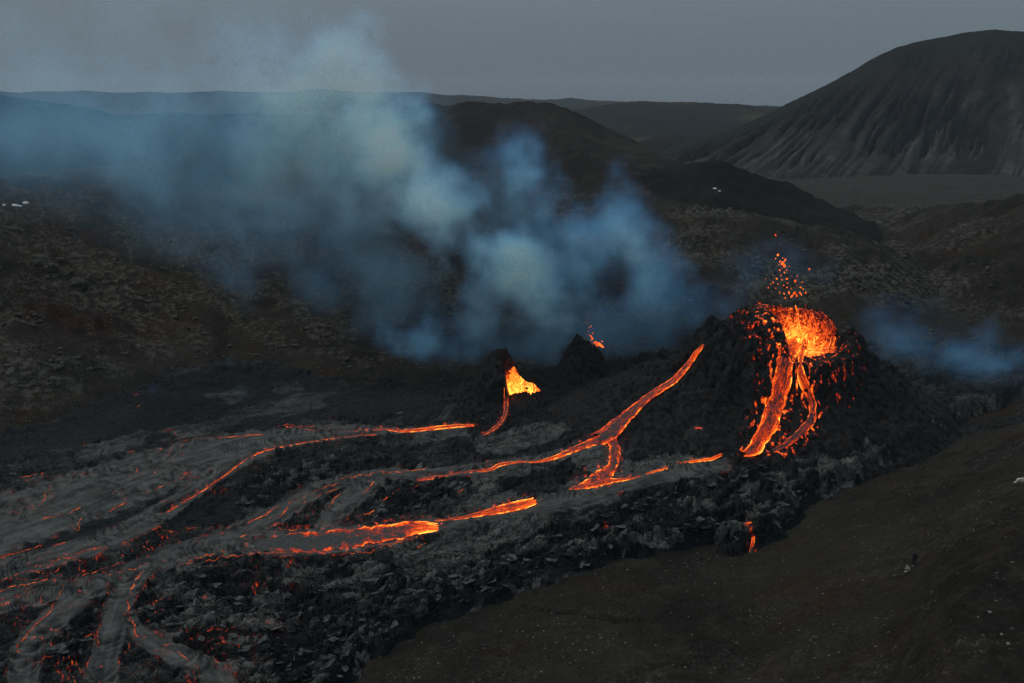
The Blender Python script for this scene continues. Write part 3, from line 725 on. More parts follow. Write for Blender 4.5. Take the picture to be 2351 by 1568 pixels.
M_SOIL = mat_soil()
M_HILL = mat_hill('dark_hillside', (0.0257, 0.0213, 0.0181), (0.0532, 0.0427, 0.0352))
M_BLACK = mat_hill('black_ridge_soil', (0.0113, 0.0104, 0.0095), (0.0247, 0.0198, 0.0171))
M_LEFT = mat_hill('hazy_hillside', (0.0158, 0.0168, 0.0158), (0.0290, 0.0274, 0.0237))
M_MID = mat_hill('mossy_ridge', (0.0184, 0.0190, 0.0158), (0.0290, 0.0274, 0.0211), moss=(0.0553, 0.0517, 0.0211))
M_FAR = mat_hill('distant_ridge_soil', (0.0263, 0.0237, 0.0211), (0.0395, 0.0343, 0.0290))
M_MOUNT = mat_mountain(); M_CRUST = mat_crust(); M_CONE = mat_cone(); M_MOLTEN = mat_molten(); M_FIRE = mat_fire()
M_SLAB = mat_rock('crust_slab_stone', (0.0195, 0.0195, 0.0195), (0.0935, 0.0892, 0.0824))
M_SLABD = mat_rock('dark_slab_stone', (0.0063, 0.0069, 0.0074), (0.0263, 0.0263, 0.0263))
M_TAN = mat_rock('tan_rock', (0.0395, 0.0337, 0.0253), (0.0870, 0.0764, 0.0580))
M_PALE = mat_rock('pale_rock', (0.34, 0.27, 0.21), (0.50, 0.44, 0.37))
M_SCREE = mat_rock('scree_stone', (0.0237, 0.0211, 0.0174), (0.0790, 0.0711, 0.0580))
def mat_plain(name, c, r):
    m = NT(name); n = m.noise(m.pos(), 3.0, 4)
    m.bsdf(m.mix(m.ramp(n, 0.3, 0.7), tuple(x * 0.8 for x in c), c), r); return m.m
M_SNOW = mat_plain('old_snow', (0.50, 0.51, 0.53), 0.7)

# ------------------------------------------------------------------ ground and hills
FAST = {}
def ground_at(X, Y):
    """height of the built ground mesh"""
    X = np.asarray(X, float); Y = np.asarray(Y, float)
    i = np.interp(np.log(np.hypot(X, Y)), FAST['d'], np.arange(len(FAST['d']))); j = (np.arctan2(X, Y) - FAST['p0']) / FAST['dp']
    Zg = FAST['z']; j = np.clip(j, 0, Zg.shape[1] - 1.001); i = np.clip(i, 0, Zg.shape[0] - 1.001)
    a = i.astype(int); b = j.astype(int); fi = i - a; fj = j - b
    return (Zg[a, b] * (1 - fi) + Zg[a + 1, b] * fi) * (1 - fj) + (Zg[a, b + 1] * (1 - fi) + Zg[a + 1, b + 1] * fi) * fj
def build_ground():
    fine = np.radians(np.arange(-42, 42.01, 0.105))
    coarse = np.radians(np.arange(46, 314.1, 4.0))
    ph = np.concatenate([fine, coarse, [fine[0] + 2 * math.pi]])
    th = np.radians(np.arange(64.0, 8.0, -0.105))
    d = np.concatenate([[8, 16, 24], CAM_H / np.tan(th)])
    d = np.concatenate([d, np.geomspace(d[-1] * 1.006, 840, 84), np.arange(843, 1208, 2.3), np.geomspace(1214, 3300, 70), [3600, 4200, 5000, 6500]])
    PH, DD = np.meshgrid(ph, d); X = DD * np.sin(PH); Y = DD * np.cos(PH)
    Xf, Yf = X.ravel(), Y.ravel()
    z, own = ground_parts(Xf, Yf)
    outv = np.abs(((PH + math.pi) % (2 * math.pi) - math.pi).ravel()) > math.radians(39)
    sd = lava_sd(Xf, Yf)
    z = np.where(sd > 0, np.minimum(z, 0.2) - 0.6 * sstep(0, 5, sd), z)
    z = np.where(sd > 6, -0.9, z)
    dd = DD.ravel()
    phf = np.arctan2(Xf, Yf)
    # where pale, lichened stone lies on the valley wall
    pale = sstep(0.0, 0.5, fbm(Xf / 38, Yf / 26, 4, 401) + 0.12) * sstep(2, 8, z) * (dd < 470)
    px_, py_ = at_d(990, 640, 255)[:2]
    pale = np.maximum(pale, 1.0 * np.exp(-(((Xf - px_) / 45) ** 2 + ((Yf - py_) / 35) ** 2)) * sstep(-.3, .3, fbm(Xf / 9, Yf / 8, 3, 402)))
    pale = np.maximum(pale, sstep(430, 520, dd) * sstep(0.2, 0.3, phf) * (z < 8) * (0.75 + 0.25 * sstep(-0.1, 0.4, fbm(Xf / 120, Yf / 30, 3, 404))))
    uu = Xf * 0.75 - Yf * 0.66; vv = Xf * 0.66 + Yf * 0.75
    pale = np.maximum(pale, 0.9 * sstep(0.62, 0.95, ridged(vv / 10 + 0.5 * noise(Xf / 12, Yf / 12, 406), uu / 45, 2, 405)) * (Xf < -25) * sstep(1, 4, z) * (dd < 330) * (dd > 120))
    pale = np.where(np.interp(phf, *NEAR_TAB) - dd > 0, 0.22 * pale, pale)
    rx_, ry_ = at_d(160, 690, 232)[:2]
    rust = np.exp(-(((Xf - rx_) / 12) ** 2 + ((Yf - ry_) / 9) ** 2)) + 0.55 * sstep(0.2, 0.7, fbm(Xf / 30, Yf / 22, 3, 403)) * (Xf < -20)
    D, Z = MOUNT(phf); s = np.clip(1 - (D - dd) / 310, 0, 1)
    scree = (1 - sstep(0.18, 0.55, s + 0.22 * fbm(phf * 28, s * 3, 3, 410))) * sstep(-0.1, 0.35, ridged((phf - (0.15 * (1 - sstep(0.30, 0.62, phf)) + 0.012) * s) * 50, s * 1.2, 3, 61, 0.6) * -1 + 1.1)
    moss = sstep(0.62, 0.9, s + 0.1 * fbm(phf * 30, s * 6, 3, 411))
    nf = len(fine); FAST.update(d=np.log(d), z=z.reshape(len(d), len(ph))[:, :nf], p0=fine[0], dp=fine[1] - fine[0])
    V = np.stack([Xf, Yf, z], 1); F = grid_faces(len(d), len(ph))
    deep = (sd > 9)
    keep = ~np.all(deep[F], axis=1)
    F = F[keep]; fo = own[F[:, 0]]
    A = {'pale': pale, 'rust': rust, 'scree': scree, 'moss': moss}
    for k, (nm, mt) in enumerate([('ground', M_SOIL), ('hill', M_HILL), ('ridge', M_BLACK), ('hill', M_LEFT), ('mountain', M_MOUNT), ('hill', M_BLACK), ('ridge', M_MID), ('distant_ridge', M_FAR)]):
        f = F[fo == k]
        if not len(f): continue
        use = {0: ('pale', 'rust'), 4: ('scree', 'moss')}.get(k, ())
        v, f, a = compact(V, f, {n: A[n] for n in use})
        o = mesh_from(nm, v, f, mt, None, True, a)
        tag(o, kind='structure', label=['brown stony valley floor and slopes around the lava', 'black rounded hill behind the smoke', 'low black ridge beside the grey plain', 'hazy hill behind the thick smoke',
            'tall dark mountain with gullied scree slopes', 'small dark hill at the foot of the mountain', 'mossy ridge beyond the black hill', 'faint ridge along the horizon'][k],
            cat=['ground', 'hill', 'ridge', 'hill', 'mountain', 'hill', 'ridge', 'ridge'][k])
build_ground()

# ------------------------------------------------------------------ molten streams (survey first, so that the field can make room)
STREAMS = [  # label, [(x, y, width, hot)]
    ('broad lava stream pouring from the main crater down the cone front', [(1826,756,84,.90),(1820,776,70,.74),(1812,800,54,.62),(1803,830,44,.52),(1795,865,46,.52),(1785,900,48,.54),(1774,940,50,.52),(1763,975,46,.56),(1748,1000,44,.62),(1735,1022,44,.62),(1716,1039,26,.56)]),
    ('thin side stream curving down beside the broad crater stream', [(1862,768,40,.8),(1848,788,28,.72),(1840,815,14,.70),(1838,850,16,.66),(1846,872,22,.60),(1860,895,20,.46),(1866,925,20,.40),(1864,955,22,.36),(1850,985,26,.36),(1822,1008,24,.36),(1790,1028,18,.40),(1775,1036,10,.34)]),
    ('short bright drip below the right lip of the main crater', [(1916,765,12,.62),(1912,785,12,.66),(1903,805,7,.5)]),
    ('long straight lava stream down the left flank of the main cone', [(1616,800,7,.62),(1596,822,15,.60),(1568,850,18,.54),(1535,880,20,.50),(1500,907,22,.48),(1462,938,28,.46),(1430,962,34,.40),(1405,985,44,.34),(1385,1005,50,.32)]),
    ('left arm of the forked stream running thin to a crusted river', [(1396,998,34,.34),(1362,1016,22,.44),(1320,1033,16,.52),(1278,1050,10,.64),(1240,1061,6,.64),(1190,1063,5,.62),(1150,1068,9,.6),(1125,1080,8,.58),(1085,1084,6,.5),(1030,1092,6,.46),(985,1100,7,.5),(960,1104,4,.4)]),
    ('down-slope arm of the forked stream ending in a flared pool', [(1400,1000,34,.34),(1410,1025,28,.40),(1411,1050,28,.40),(1403,1075,26,.44),(1385,1094,40,.46),(1358,1110,32,.58),(1330,1120,14,.54),(1308,1124,4,.4)]),
    ('flat lava pool spreading to a point beside the forked stream', [(1350,1114,20,.60),(1385,1108,20,.60),(1410,1105,12,.64),(1440,1102,6,.64),(1465,1098,3,.5)]),
    ('short lava slit in grey crust close to the forked pool', [(1478,1092,2,.5),(1500,1085,5,.72),(1530,1077,5,.72)]),
    ('straight lava slit in grey crust below the chimney', [(1563,1065,4,.66),(1600,1060,7,.74),(1640,1055,7,.74),(1658,1052,5,.66)]),
    ('wedge-shaped open lava channel with a bright blunt end', [(1000,1198,3,.5),(1060,1191,8,.58),(1110,1180,16,.6),(1160,1169,22,.62),(1200,1160,24,.68),(1219,1155,20,.80)]),
    ('wide lava tongue surfacing at the head of the crusted river', [(990,1212,24,.86),(965,1212,34,.68),(920,1220,42,.44),(860,1229,46,.34),(800,1238,50,.24),(720,1246,52,.12),(660,1250,44,.02),(600,1252,30,-.1)]),
    ('thin lava stream under the small cone running left', [(1085,978,7,.66),(1040,980,9,.64),(985,986,10,.64),(930,991,8,.62),(880,988,5,.55),(830,990,3,.5),(790,992,2,.4)]),
    ('faint red stream trickling from the small cone mouth', [(1163,895,12,.30),(1162,925,12,.34),(1160,950,10,.38),(1150,970,8,.40),(1130,988,8,.40),(1112,998,5,.36)]),
    ('narrow molten seam along the upper margin of the left river', [(860,1000,4,.5),(760,1009,3,.52),(660,1025,3,.5),(600,1040,3,.55),(560,1060,3,.5),(520,1090,3,.55),(470,1125,3,.55),(420,1155,3,.5),(375,1183,3,.5)]),
    ('glowing toe of lava on the soil front', [(1732,1227,3,.5),(1729,1238,9,.66),(1726,1250,8,.42),(1723,1260,5,.25),(1721,1267,3,.3)]),
    ('small bright lava break in the dark toe front', [(1708,1214,3,.4),(1716,1212,5,.7),(1724,1210,3,.6)]),
]
SB = []
for lab, pts in STREAMS:
    P = np.array(pts, float)
    S, A, B = band(P[:, :3] * [1, 1, 0.86], 5.0)
    hot = np.interp(np.linspace(0, 1, len(S)), np.linspace(0, 1, len(catmull(P, 5.0))), catmull(P, 5.0)[:, 3])
    SB.append((lab, S, A, B, hot)); STREAM_BANDS.append(((A + B) / 2, np.hypot(*(A - B).T) / 2))

def real_surface(X, Y):
    z = lava_surface(X, Y)[0]
    for c in CONES: z = np.maximum(z, c(X, Y, 1.0)[0])
    return z

# ------------------------------------------------------------------ lava field mesh
def build_lava():
    ph = np.radians(np.arange(-42.0, 42.0, 0.066)); th = np.radians(np.arange(50.5, 12.5, -0.066)); d = CAM_H / np.tan(th)
    PH, DD = np.meshgrid(ph, d); X = (DD * np.sin(PH)).ravel(); Y = (DD * np.cos(PH)).ravel()
    d0 = seg_dist(LX, LY, X, Y); ins = in_poly(LX, LY, X, Y); near = ins | (d0 < 3.5)
    cz = np.maximum.reduce([cone_main(X, Y, 0)[0], cone_small(X, Y, 0)[0], cone_peak(X, Y, 0)[0]])
    near &= cz < 7.0
    F = grid_faces(len(d), len(ph)); F = F[np.all(near[F], 1)]
    V, F, a = compact(np.stack([X, Y], 1), F)
    z, sd, tone, heat, river = lava_surface(V[:, 0].copy(), V[:, 1].copy())
    g = 0.0
    z = np.where(sd < -0.3, z - 1.2 * sstep(-0.3, -1.5, sd), z)
    dn = np.hypot(V[:, 0], V[:, 1]); 
    o = mesh_from('lava_field', np.column_stack([V, z]), F, M_CRUST, None, True, {'tone': tone, 'molten': heat, 'river': river})
    return tag(o, 'grey and black ropy lava field filling the valley floor', 'lava field', kind='structure')
LAVA = build_lava()

# ------------------------------------------------------------------ cones
def build_cone(name, fn, C, rmax, nr, na, label, heatfn, mat=M_CONE):
    r = rmax * np.linspace(0, 1, nr) ** 0.85; a = np.linspace(0, 2 * math.pi, na)
    R, A = np.meshgrid(r, a, indexing='ij'); st = 1.0
    X = C[0] + (R * np.cos(A)).ravel(); Y = C[1] + (R * np.sin(A)).ravel()
    z, cr = fn(X, Y, 1.0); heat = heatfn(X, Y, z, cr)
    V = np.stack([X - C[0], Y - C[1], z], 1); F = grid_faces(nr, na)
    low = z < -0.2; F = F[~np.all(low[F], 1)]
    V, F, at = compact(V, F, {'molten': heat})
    e = bpy.data.objects.new(name, None); e.location = (C[0], C[1], 0); COL.objects.link(e)
    tag(e, label, 'spatter cone')
    mesh_from('cone_wall', V, F, mat, e, True, at); return e
def heat_main(X, Y, z, cr):
    a = X - MC[0]; b = Y - MC[1]
    h = sstep(1.02, 0.86, cr + 0.10 * noise(X / 1.1, Y / 1.1, 503)) * (0.50 + 0.52 * sstep(23.5, 18.2, z)) * (1 - 0.34 * sstep(1.0, 6.0, a))
    h = np.maximum(h, 0.35 * sstep(1.3, 1.0, cr) * sstep(0.1, .6, noise(X / 1.5, Y / 1.5, 501)) * sstep(19, 22, z))
    front = sstep(-2, -8, b) * sstep(3, 8, z)
    sp = np.clip(fbm(X / 1.3, Y / 1.3, 4, 510), 0, 2)
    clus = sstep(0.0, 0.6, noise(X / 5, Y / 5, 511) + 0.15)
    h = np.maximum(h, front * 0.70 * sstep(0.70, 1.0, sp) * clus * sstep(18, 6, np.abs(a + 7)))
    sel = np.zeros(X.shape)
    for i in (0, 1):
        C, hw = STREAM_BANDS[i]; s, q, al, ww = near_line(C, hw + 0.3, X, Y, 4)
        sel[s] = np.maximum(sel[s], sstep(2.6, 0.9, np.abs(q)))
    h = np.maximum(h, 0.85 * sel * sstep(0.35, 0.8, fbm(X / 0.9, Y / 0.9, 4, 512) + 0.22))
    return h
MAIN = build_cone('spatter_cone', cone_main, MC, 66, 300, 640, 'large black spatter cone with a breached glowing crater', heat_main)
CONE1 = build_cone('spatter_cone', cone_small, C1, 26, 130, 300, 'small blunt spatter cone with a fiery mouth in its side', lambda X, Y, z, cr: 1.0 * sstep(1.2, 0.9, cr) * sstep(10, 5, z) + 0.1 * sstep(1.5, 1.1, cr))
CONE2 = build_cone('spatter_cone', cone_peak, C2, 27, 130, 300, 'pointed black spatter cone between the fiery cones', lambda X, Y, z, cr: 0.5 * sstep(1.1, 0.9, cr))
def heat_edge(X, Y, z, cr):
    hx, hy = cast([2347], [853], lambda a, b: np.maximum(cone_edge(a, b, 0)[0], 0.3))
    return 0.95 * np.exp(-(((X - hx[0]) / 1.2) ** 2 + ((Y - hy[0]) / 1.2) ** 2))
CONE3 = build_cone('lava_mound', cone_edge, C3, 21, 70, 200, 'low dark lava mound with a red spot beyond the big cone', heat_edge)
CONE3['category'] = 'lava mound'

# ------------------------------------------------------------------ molten streams
def build_stream(name, S, A, B, hot, lab=None, parent=None, n=9, lift=0.14, cat='lava stream', mat=M_MOLTEN):
    m = len(S); t = np.linspace(0, 1, n)[None, :, None]
    cen = (A + B) / 2; al = np.concatenate([[0], np.cumsum(np.hypot(*np.diff(cen, axis=0).T))])
    rs = RNG.random() * 50
    jit = 1 + 0.22 * noise(al / 1.1, np.full(m, rs), 601) + 0.12 * noise(al / 0.4, np.full(m, rs), 602)
    hA = cen + (A - cen) * jit[:, None]; jit2 = 1 + 0.22 * noise(al / 1.1, np.full(m, rs + 9), 603) + 0.12 * noise(al / 0.4, np.full(m, rs + 9), 604)
    hB = cen + (B - cen) * jit2[:, None]
    XY = hA[:, None, :] * (1 - t) + hB[:, None, :] * t
    if m > 6 and n > 4:
        for e, sg in ((0, -1), (m - 1, 1)):
            dv = (cen[min(e + 2, m - 1)] - cen[max(e - 2, 0)]); dv = dv / max(np.hypot(*dv), 1e-6)
            wd = np.hypot(*(A[e] - B[e])); XY[e] += dv[None, :] * (sg * wd * (0.10 + 0.45 * RNG.random(n)))[:, None]
    X = XY[..., 0].ravel(); Y = XY[..., 1].ravel()
    Z = real_surface(X, Y).reshape(m, n)
    Zs = Z.copy()                                        # molten rock lies flatter than the clinker under it
    for _ in range(6 if Z.mean() > 4.5 else 2): Zs = (np.pad(Zs, ((1, 1), (0, 0)), 'edge')[:-2] + Zs + np.pad(Zs, ((1, 1), (0, 0)), 'edge')[2:]) / 3; Zs = (np.pad(Zs, ((0, 0), (1, 1)), 'edge')[:, :-2] + Zs + np.pad(Zs, ((0, 0), (1, 1)), 'edge')[:, 2:]) / 3
    ac = np.broadcast_to(t[..., 0] * 2 - 1, (m, n))
    Zs = Zs + (lift + (0.30 if Z.mean() > 4.5 else 0.0)) * (1 - 0.6 * ac ** 2)
    V = np.column_stack([X, Y, Zs.ravel()])
    at = {'across': ac.ravel(), 'along': np.repeat(al, n), 'hot': np.repeat(hot, n), 'rnd': np.full(m * n, rs)}
    F = grid_faces(m, n)
    # a skirt gives the sheet a body
    o = mesh_from(name, V, F, mat, parent, True, at)
    if lab: tag(o, lab, cat)
    return o
for lab, S, A, B, hot in SB:
    nm = 'lava_pool' if 'pool spreading' in lab else ('lava_toe' if 'toe' in lab else 'lava_stream')
    build_stream(nm, S, A, B, hot, lab, cat=nm.replace('_', ' '))

CRACKS = [  # thin molten seams in the crust of the lava field
    [(0,1290),(40,1276),(80,1262),(100,1255)], [(0,1340),(40,1325),(70,1318),(100,1322)], [(95,1322),(130,1315),(150,1300)], [(165,1282),(210,1270),(250,1262)],
    [(280,1252),(330,1262),(350,1275)], [(160,1215),(180,1222),(182,1205),(195,1190)], [(85,1170),(105,1150),(110,1132),(118,1118)], [(100,1200),(150,1188),(185,1172)],
    [(0,1104),(50,1098),(100,1090)], [(60,1108),(110,1100)], [(170,1095),(215,1090)], [(240,1055),(290,1042),(330,1035)], [(290,1035),(310,1040)],
    [(310,915),(325,908)], [(365,882),(380,878)], [(312,935),(322,930)], [(375,991),(398,985)],
    [(250,1345),(245,1375),(235,1400),(230,1430),(215,1455),(190,1480),(170,1510),(162,1540),(170,1570),(190,1610)], [(175,1515),(185,1545),(198,1565)],
    [(330,1320),(310,1350),(298,1380),(296,1410),(305,1440),(318,1465),(335,1475)], [(150,1340),(140,1370),(125,1400),(105,1425),(80,1445),(60,1470),(46,1495),(44,1512)],
    [(285,1500),(300,1480),(312,1465)], [(80,1530),(105,1520),(120,1516)], [(215,1460),(225,1480),(230,1495)], [(10,1555),(18,1535)],
    [(640,1218),(690,1226),(740,1230),(765,1222)], [(615,1222),(640,1210)], [(770,1222),(800,1219),(830,1217)], [(835,1140),(855,1122),(857,1112),(845,1105)], [(770,1215),(765,1225)],
    [(640,1195),(655,1180),(665,1172)], [(660,1163),(700,1145),(740,1130),(780,1117)], [(570,1210),(610,1190),(640,1172)], [(880,1096),(930,1088),(975,1083)], [(780,1110),(850,1095),(900,1090)],
    [(750,1175),(770,1150),(785,1130)], [(700,1160),(740,1142),(770,1128)], [(810,1185),(815,1178)], [(865,1168),(840,1178),(815,1186)],
    [(440,1300),(520,1285),(600,1275),(680,1270),(760,1268)], [(760,1280),(850,1268),(920,1252),(960,1238)], [(400,1310),(460,1298)], [(250,1330),(300,1315),(340,1303)],
    [(1440,1104),(1480,1093)], [(880,1146),(900,1136),(960,1120)], [(340,1385),(360,1378),(375,1372)], [(480,1462),(510,1450),(540,1443)],
    [(560,1062),(600,1045)], [(500,1010),(560,1005),(610,1003)], [(640,985),(700,990),(760,995)], [(330,1140),(400,1110),(440,1092)], [(250,1180),(280,1165),(300,1160)],
    [(520,1215),(540,1212)], [(425,1214),(470,1216),(500,1219)], [(400,1222),(360,1214)], [(600,985),(650,982),(720,984)], [(1390,1204),(1412,1206)], [(1408,1216),(1422,1212)],
    [(1052,1133),(1062,1128)], [(905,1252),(935,1240)], [(960,1262),(975,1250)], [(490,1520),(520,1530),(540,1560)], [(410,1510),(430,1525)],
    [(430,1295),(470,1280),(520,1272)], [(550,1245),(570,1232)], [(0,1365),(60,1350),(110,1345)], [(190,1330),(240,1310),(290,1295)], [(40,1335),(90,1338)], [(120,1300),(150,1290),(190,1295)],
]
for c in CRACKS:
    pts = [(x, y, 0.9 + 2.2 * random.random() ** 2) for x, y in c]
    pts = [(x + random.uniform(-1.5, 1.5), y + random.uniform(-1, 1), wd * (0.6 if k in (0, len(pts) - 1) else 1)) for k, (x, y, wd) in enumerate(pts)]
    S, A, B = band(pts, 3.0, smooth_lava)
    # wander
    m = len(S); k = RNG.random() * 90; off = np.column_stack([0.35 * noise(np.arange(m) / 4.1, np.full(m, k + 7), 701), 0.55 * noise(np.arange(m) / 3.1, np.full(m, k), 702)])
    A = A + off; B = B + off
    build_stream('molten_crack', S, A, B, 0.46 + 0.18 * noise(np.arange(m) / 2.5, np.full(m, k), 705), None, LAVA, n=3, lift=0.10)

# ------------------------------------------------------------------ stones
def rock_mesh(name, seed, sub=2, sx=1, sy=1, sz=0.7, amp=0.35, mat=None):
    bm = bmesh.new(); bmesh.ops.create_icosphere(bm, subdivisions=sub, radius=1.0)
    r = np.random.default_rng(seed); dirs = r.normal(size=(9, 3)); dirs /= np.linalg.norm(dirs, axis=1)[:, None]; cut = 0.55 + 0.4 * r.random(9)
    for v in bm.verts:
        p = np.array(v.co)
        for k in range(9):                     # facets cut off flat
            e = p @ dirs[k] - cut[k]
            if e > 0: p = p - dirs[k] * e * 0.9
        p = p * (1 + amp * 0.25 * r.normal())
        v.co = Vector((p[0] * sx, p[1] * sy, p[2] * sz))
    me = bpy.data.meshes.new(name); bm.to_mesh(me); bm.free()
    if mat: me.materials.append(mat)
    return me

def merged(name, protos, locs, scl, rot, mat, label, cat):
    """many small stones too fine to count: one object"""
    Vs, Fs, off = [], [], 0
    for i in range(len(locs)):
        V, F = protos[i % len(protos)]
        R = np.array(Matrix.Rotation(rot[i, 2], 3, 'Z') @ Matrix.Rotation(rot[i, 0], 3, 'X'))
        Vs.append((V * scl[i]) @ R.T + locs[i]); Fs.append(F + off); off += len(V)
    o = mesh_from(name, np.concatenate(Vs), np.concatenate(Fs), mat, None, False)
    return tag(o, label, cat, kind='stuff')
def arr(me):
    V = np.array([v.co[:] for v in me.vertices]); F = np.array([p.vertices[:] for p in me.polygons]); return V, F
ROCKS = [arr(rock_mesh('r%d' % i, 900 + i, 1, 1, 0.8, 0.65)) for i in range(6)]
# far valley wall: pale weathered boulders
n = 3600
xs = RNG.uniform(-40, 2351, n); ys = 850 - 330 * RNG.random(n) ** 1.3
gx, gy = cast(xs, ys, ground_at)
dd = np.hypot(gx, gy); cl = fbm(gx / 20, gy / 14, 3, 801)
ok = (cl > -0.05) & (lava_sd(gx, gy) < -1) & (dd < 320)
gx, gy = gx[ok], gy[ok]; k = len(gx)
sc_ = 0.18 + 0.85 * RNG.random(k) ** 3.5
merged('scattered_boulders', ROCKS, np.column_stack([gx, gy, ground_at(gx, gy) + 0.1 * sc_]), sc_[:, None] * np.array([[1.25, 1, 1]]), RNG.uniform(0, 6.28, (k, 3)) * [0.08, 0, 1], M_TAN, 'weathered tan boulders strewn over the far valley slope', 'boulders')
n = 5200
xs = RNG.uniform(800, 2400, n); ys = RNG.uniform(930, 1620, n)
gx, gy = at_z(xs, ys, 8.0)
ok = (lava_sd(gx, gy) < -0.7); gx, gy = gx[ok], gy[ok]; k = len(gx)
cl = fbm(gx / 9, gy / 9, 3, 811); ok = cl > -0.2; gx, gy = gx[ok], gy[ok]; k = len(gx)
sc_ = 0.04 + 0.13 * RNG.random(k) ** 4
merged('scree', ROCKS, np.column_stack([gx, gy, ground_at(gx, gy)]), sc_[:, None] * np.ones((1, 3)), RNG.uniform(0, 6.28, (k, 3)), M_SCREE, 'small pale stones scattered over the near brown slope', 'stones')
n = 3200
xs = RNG.uniform(-20, 520, n); ys = RNG.uniform(440, 1000, n)
gx, gy = cast(xs, ys, ground_at); ok = (lava_sd(gx, gy) < -0.7) & (fbm(gx / 8, gy / 6, 3, 821) > 0.0); gx, gy = gx[ok], gy[ok]; k = len(gx)
sc_ = 0.08 + 0.28 * RNG.random(k) ** 3
merged('scree', ROCKS, np.column_stack([gx, gy, ground_at(gx, gy)]), sc_[:, None] * np.ones((1, 3)), RNG.uniform(0, 6.28, (k, 3)), M_SCREE, 'small grey stones scattered over the brown left hillside', 'stones')

# outcrop on the left hillside
OUT = [(98,597,20,12,'long pale outcrop boulder at the upper end of the hillside outcrop'),(120,618,18,12,'rough boulder in the middle of the hillside outcrop'),(150,630,17,16,'upright boulder beside the rounded one of the outcrop'),
       (182,655,17,14,'rounded pale boulder above the red soil patch'),(168,648,9,10,'small boulder wedged between two outcrop boulders'),(84,606,12,9,'low boulder at the tail of the hillside outcrop'),(140,600,12,8,'small boulder above the middle of the outcrop'),(205,640,12,9,'low boulder on the downhill side of the outcrop')]
for i, (x, y, rx, ry, lab) in enumerate(OUT):
    X, Y = cast([x], [y], ground_at); s = math.hypot(X[0], Y[0]) * 1.03 / FPX
    me = rock_mesh('boulder', 950 + i, 3, rx * s, rx * s * 0.8, ry * s, 0.3, M_TAN)
    o = bpy.data.objects.new('boulder', me); COL.objects.link(o); o.location = (X[0], Y[0], float(ground_at(X, Y)[0]) + 0.1 * ry * s); o.rotation_euler = (0, 0.2, i * 1.3)
    for p in me.polygons: p.use_smooth = False
    tag(o, lab, 'boulder', 'boulders of the hillside outcrop')

# crust slabs in the rubble: plates of broken, curled crust
def slab_mesh(seed, mat):
    r = np.random.default_rng(seed); k = r.integers(6, 9); a = np.sort(r.uniform(0, 2 * math.pi, k)); rad = 0.75 + 0.4 * r.random(k); ex = r.uniform(0.35, 0.75)
    P = np.stack([np.cos(a) * rad, np.sin(a) * rad * ex], 1); cv = r.uniform(0.1, 0.5); th = r.uniform(0.08, 0.16)
    z = cv * P[:, 0] ** 2 * 0.6 + 0.06 * r.normal(size=k)
    top = np.column_stack([P, z + th]); bot = np.column_stack([P * 0.93, z]); c0 = np.array([[0, 0, th * 1.2]])
    V = np.concatenate([top, bot, c0]); F = []
    for i in range(k):
        j = (i + 1) % k; F += [(i, j, 2 * k), (i, k + i, k + j), (i, k + j, j)]
    me = bpy.data.meshes.new('crust_slab'); me.from_pydata(V.tolist(), [], F); me.materials.append(mat); me.update(); return me
SLABS = [slab_mesh(1000 + i, M_SLAB if i % 3 else M_SLABD) for i in range(14)]
n = 26000
xs = RNG.uniform(-20, 2250, n); ys = RNG.uniform(960, 1600, n); gx, gy = at_z(xs, ys, 1.0)
sd = lava_sd(gx, gy)
rb = np.zeros(n); 
for p in RUBBLE: rb = np.maximum(rb, in_poly(p[0], p[1], gx, gy))
keep = (sd > 1.0) & (RNG.random(n) < np.where(rb > 0, 0.34, 0.03))
for C, hw in FB + STREAM_BANDS:
    s, q, al, ww = near_line(C, hw + 0.4, gx, gy, 1.5); keep[s[np.abs(q) < 1.1]] = False
for (hx_, hy_, rx_, ry_, am_) in HOTSPOTS: keep &= ~((np.hypot((gx - hx_) / rx_, (gy - hy_) / ry_) < 0.9) & (RNG.random(n) < 0.75))
for cfn in (cone_main, cone_small, cone_peak): keep &= cfn(gx, gy, 0)[0] < 1.0
gx, gy = gx[keep], gy[keep]; k = len(gx); gz = real_surface(gx, gy)
size = 0.22 + 0.95 * RNG.random(k) ** 4.2
shown = size / np.sqrt(gx ** 2 + gy ** 2 + 60 ** 2); order = np.argsort(-shown)
big = order[:280]; rest = order[280:]
fl = math.atan2(0.48, 0.88)
for i in big:
    o = bpy.data.objects.new('crust_slab', SLABS[int(RNG.integers(14))]); COL.objects.link(o); o.parent = LAVA
    s = size[i]; o.location = (gx[i], gy[i], gz[i] + 0.06); o.scale = (s * 1.2, s, s)
    o.rotation_euler = (RNG.normal() * 0.22, RNG.normal() * 0.22, fl + RNG.normal() * 0.6)
SA = [arr(m_) for m_ in SLABS]
for mi, mt in ((1, M_SLAB), (0, M_SLABD)):
    sel = [i for i in rest if (i % 3 > 0) == bool(mi)]
    Vs, Fs, off = [], [], 0
    for i in sel:
        V, F = SA[int(RNG.integers(14))]; s = size[i]
        R = np.array(Matrix.Rotation(fl + RNG.normal() * 0.8, 3, 'Z') @ Matrix.Rotation(RNG.normal() * 0.28, 3, 'X') @ Matrix.Rotation(RNG.normal() * 0.28, 3, 'Y'))
        Vs.append((V * s * np.array([1.2, 1, 1])) @ R.T + np.array([gx[i], gy[i], gz[i] + 0.05])); Fs.append(F + off); off += len(V)
    o = mesh_from('crust_rubble', np.concatenate(Vs), np.concatenate(Fs), mt, LAVA, False); o['kind'] = 'stuff'


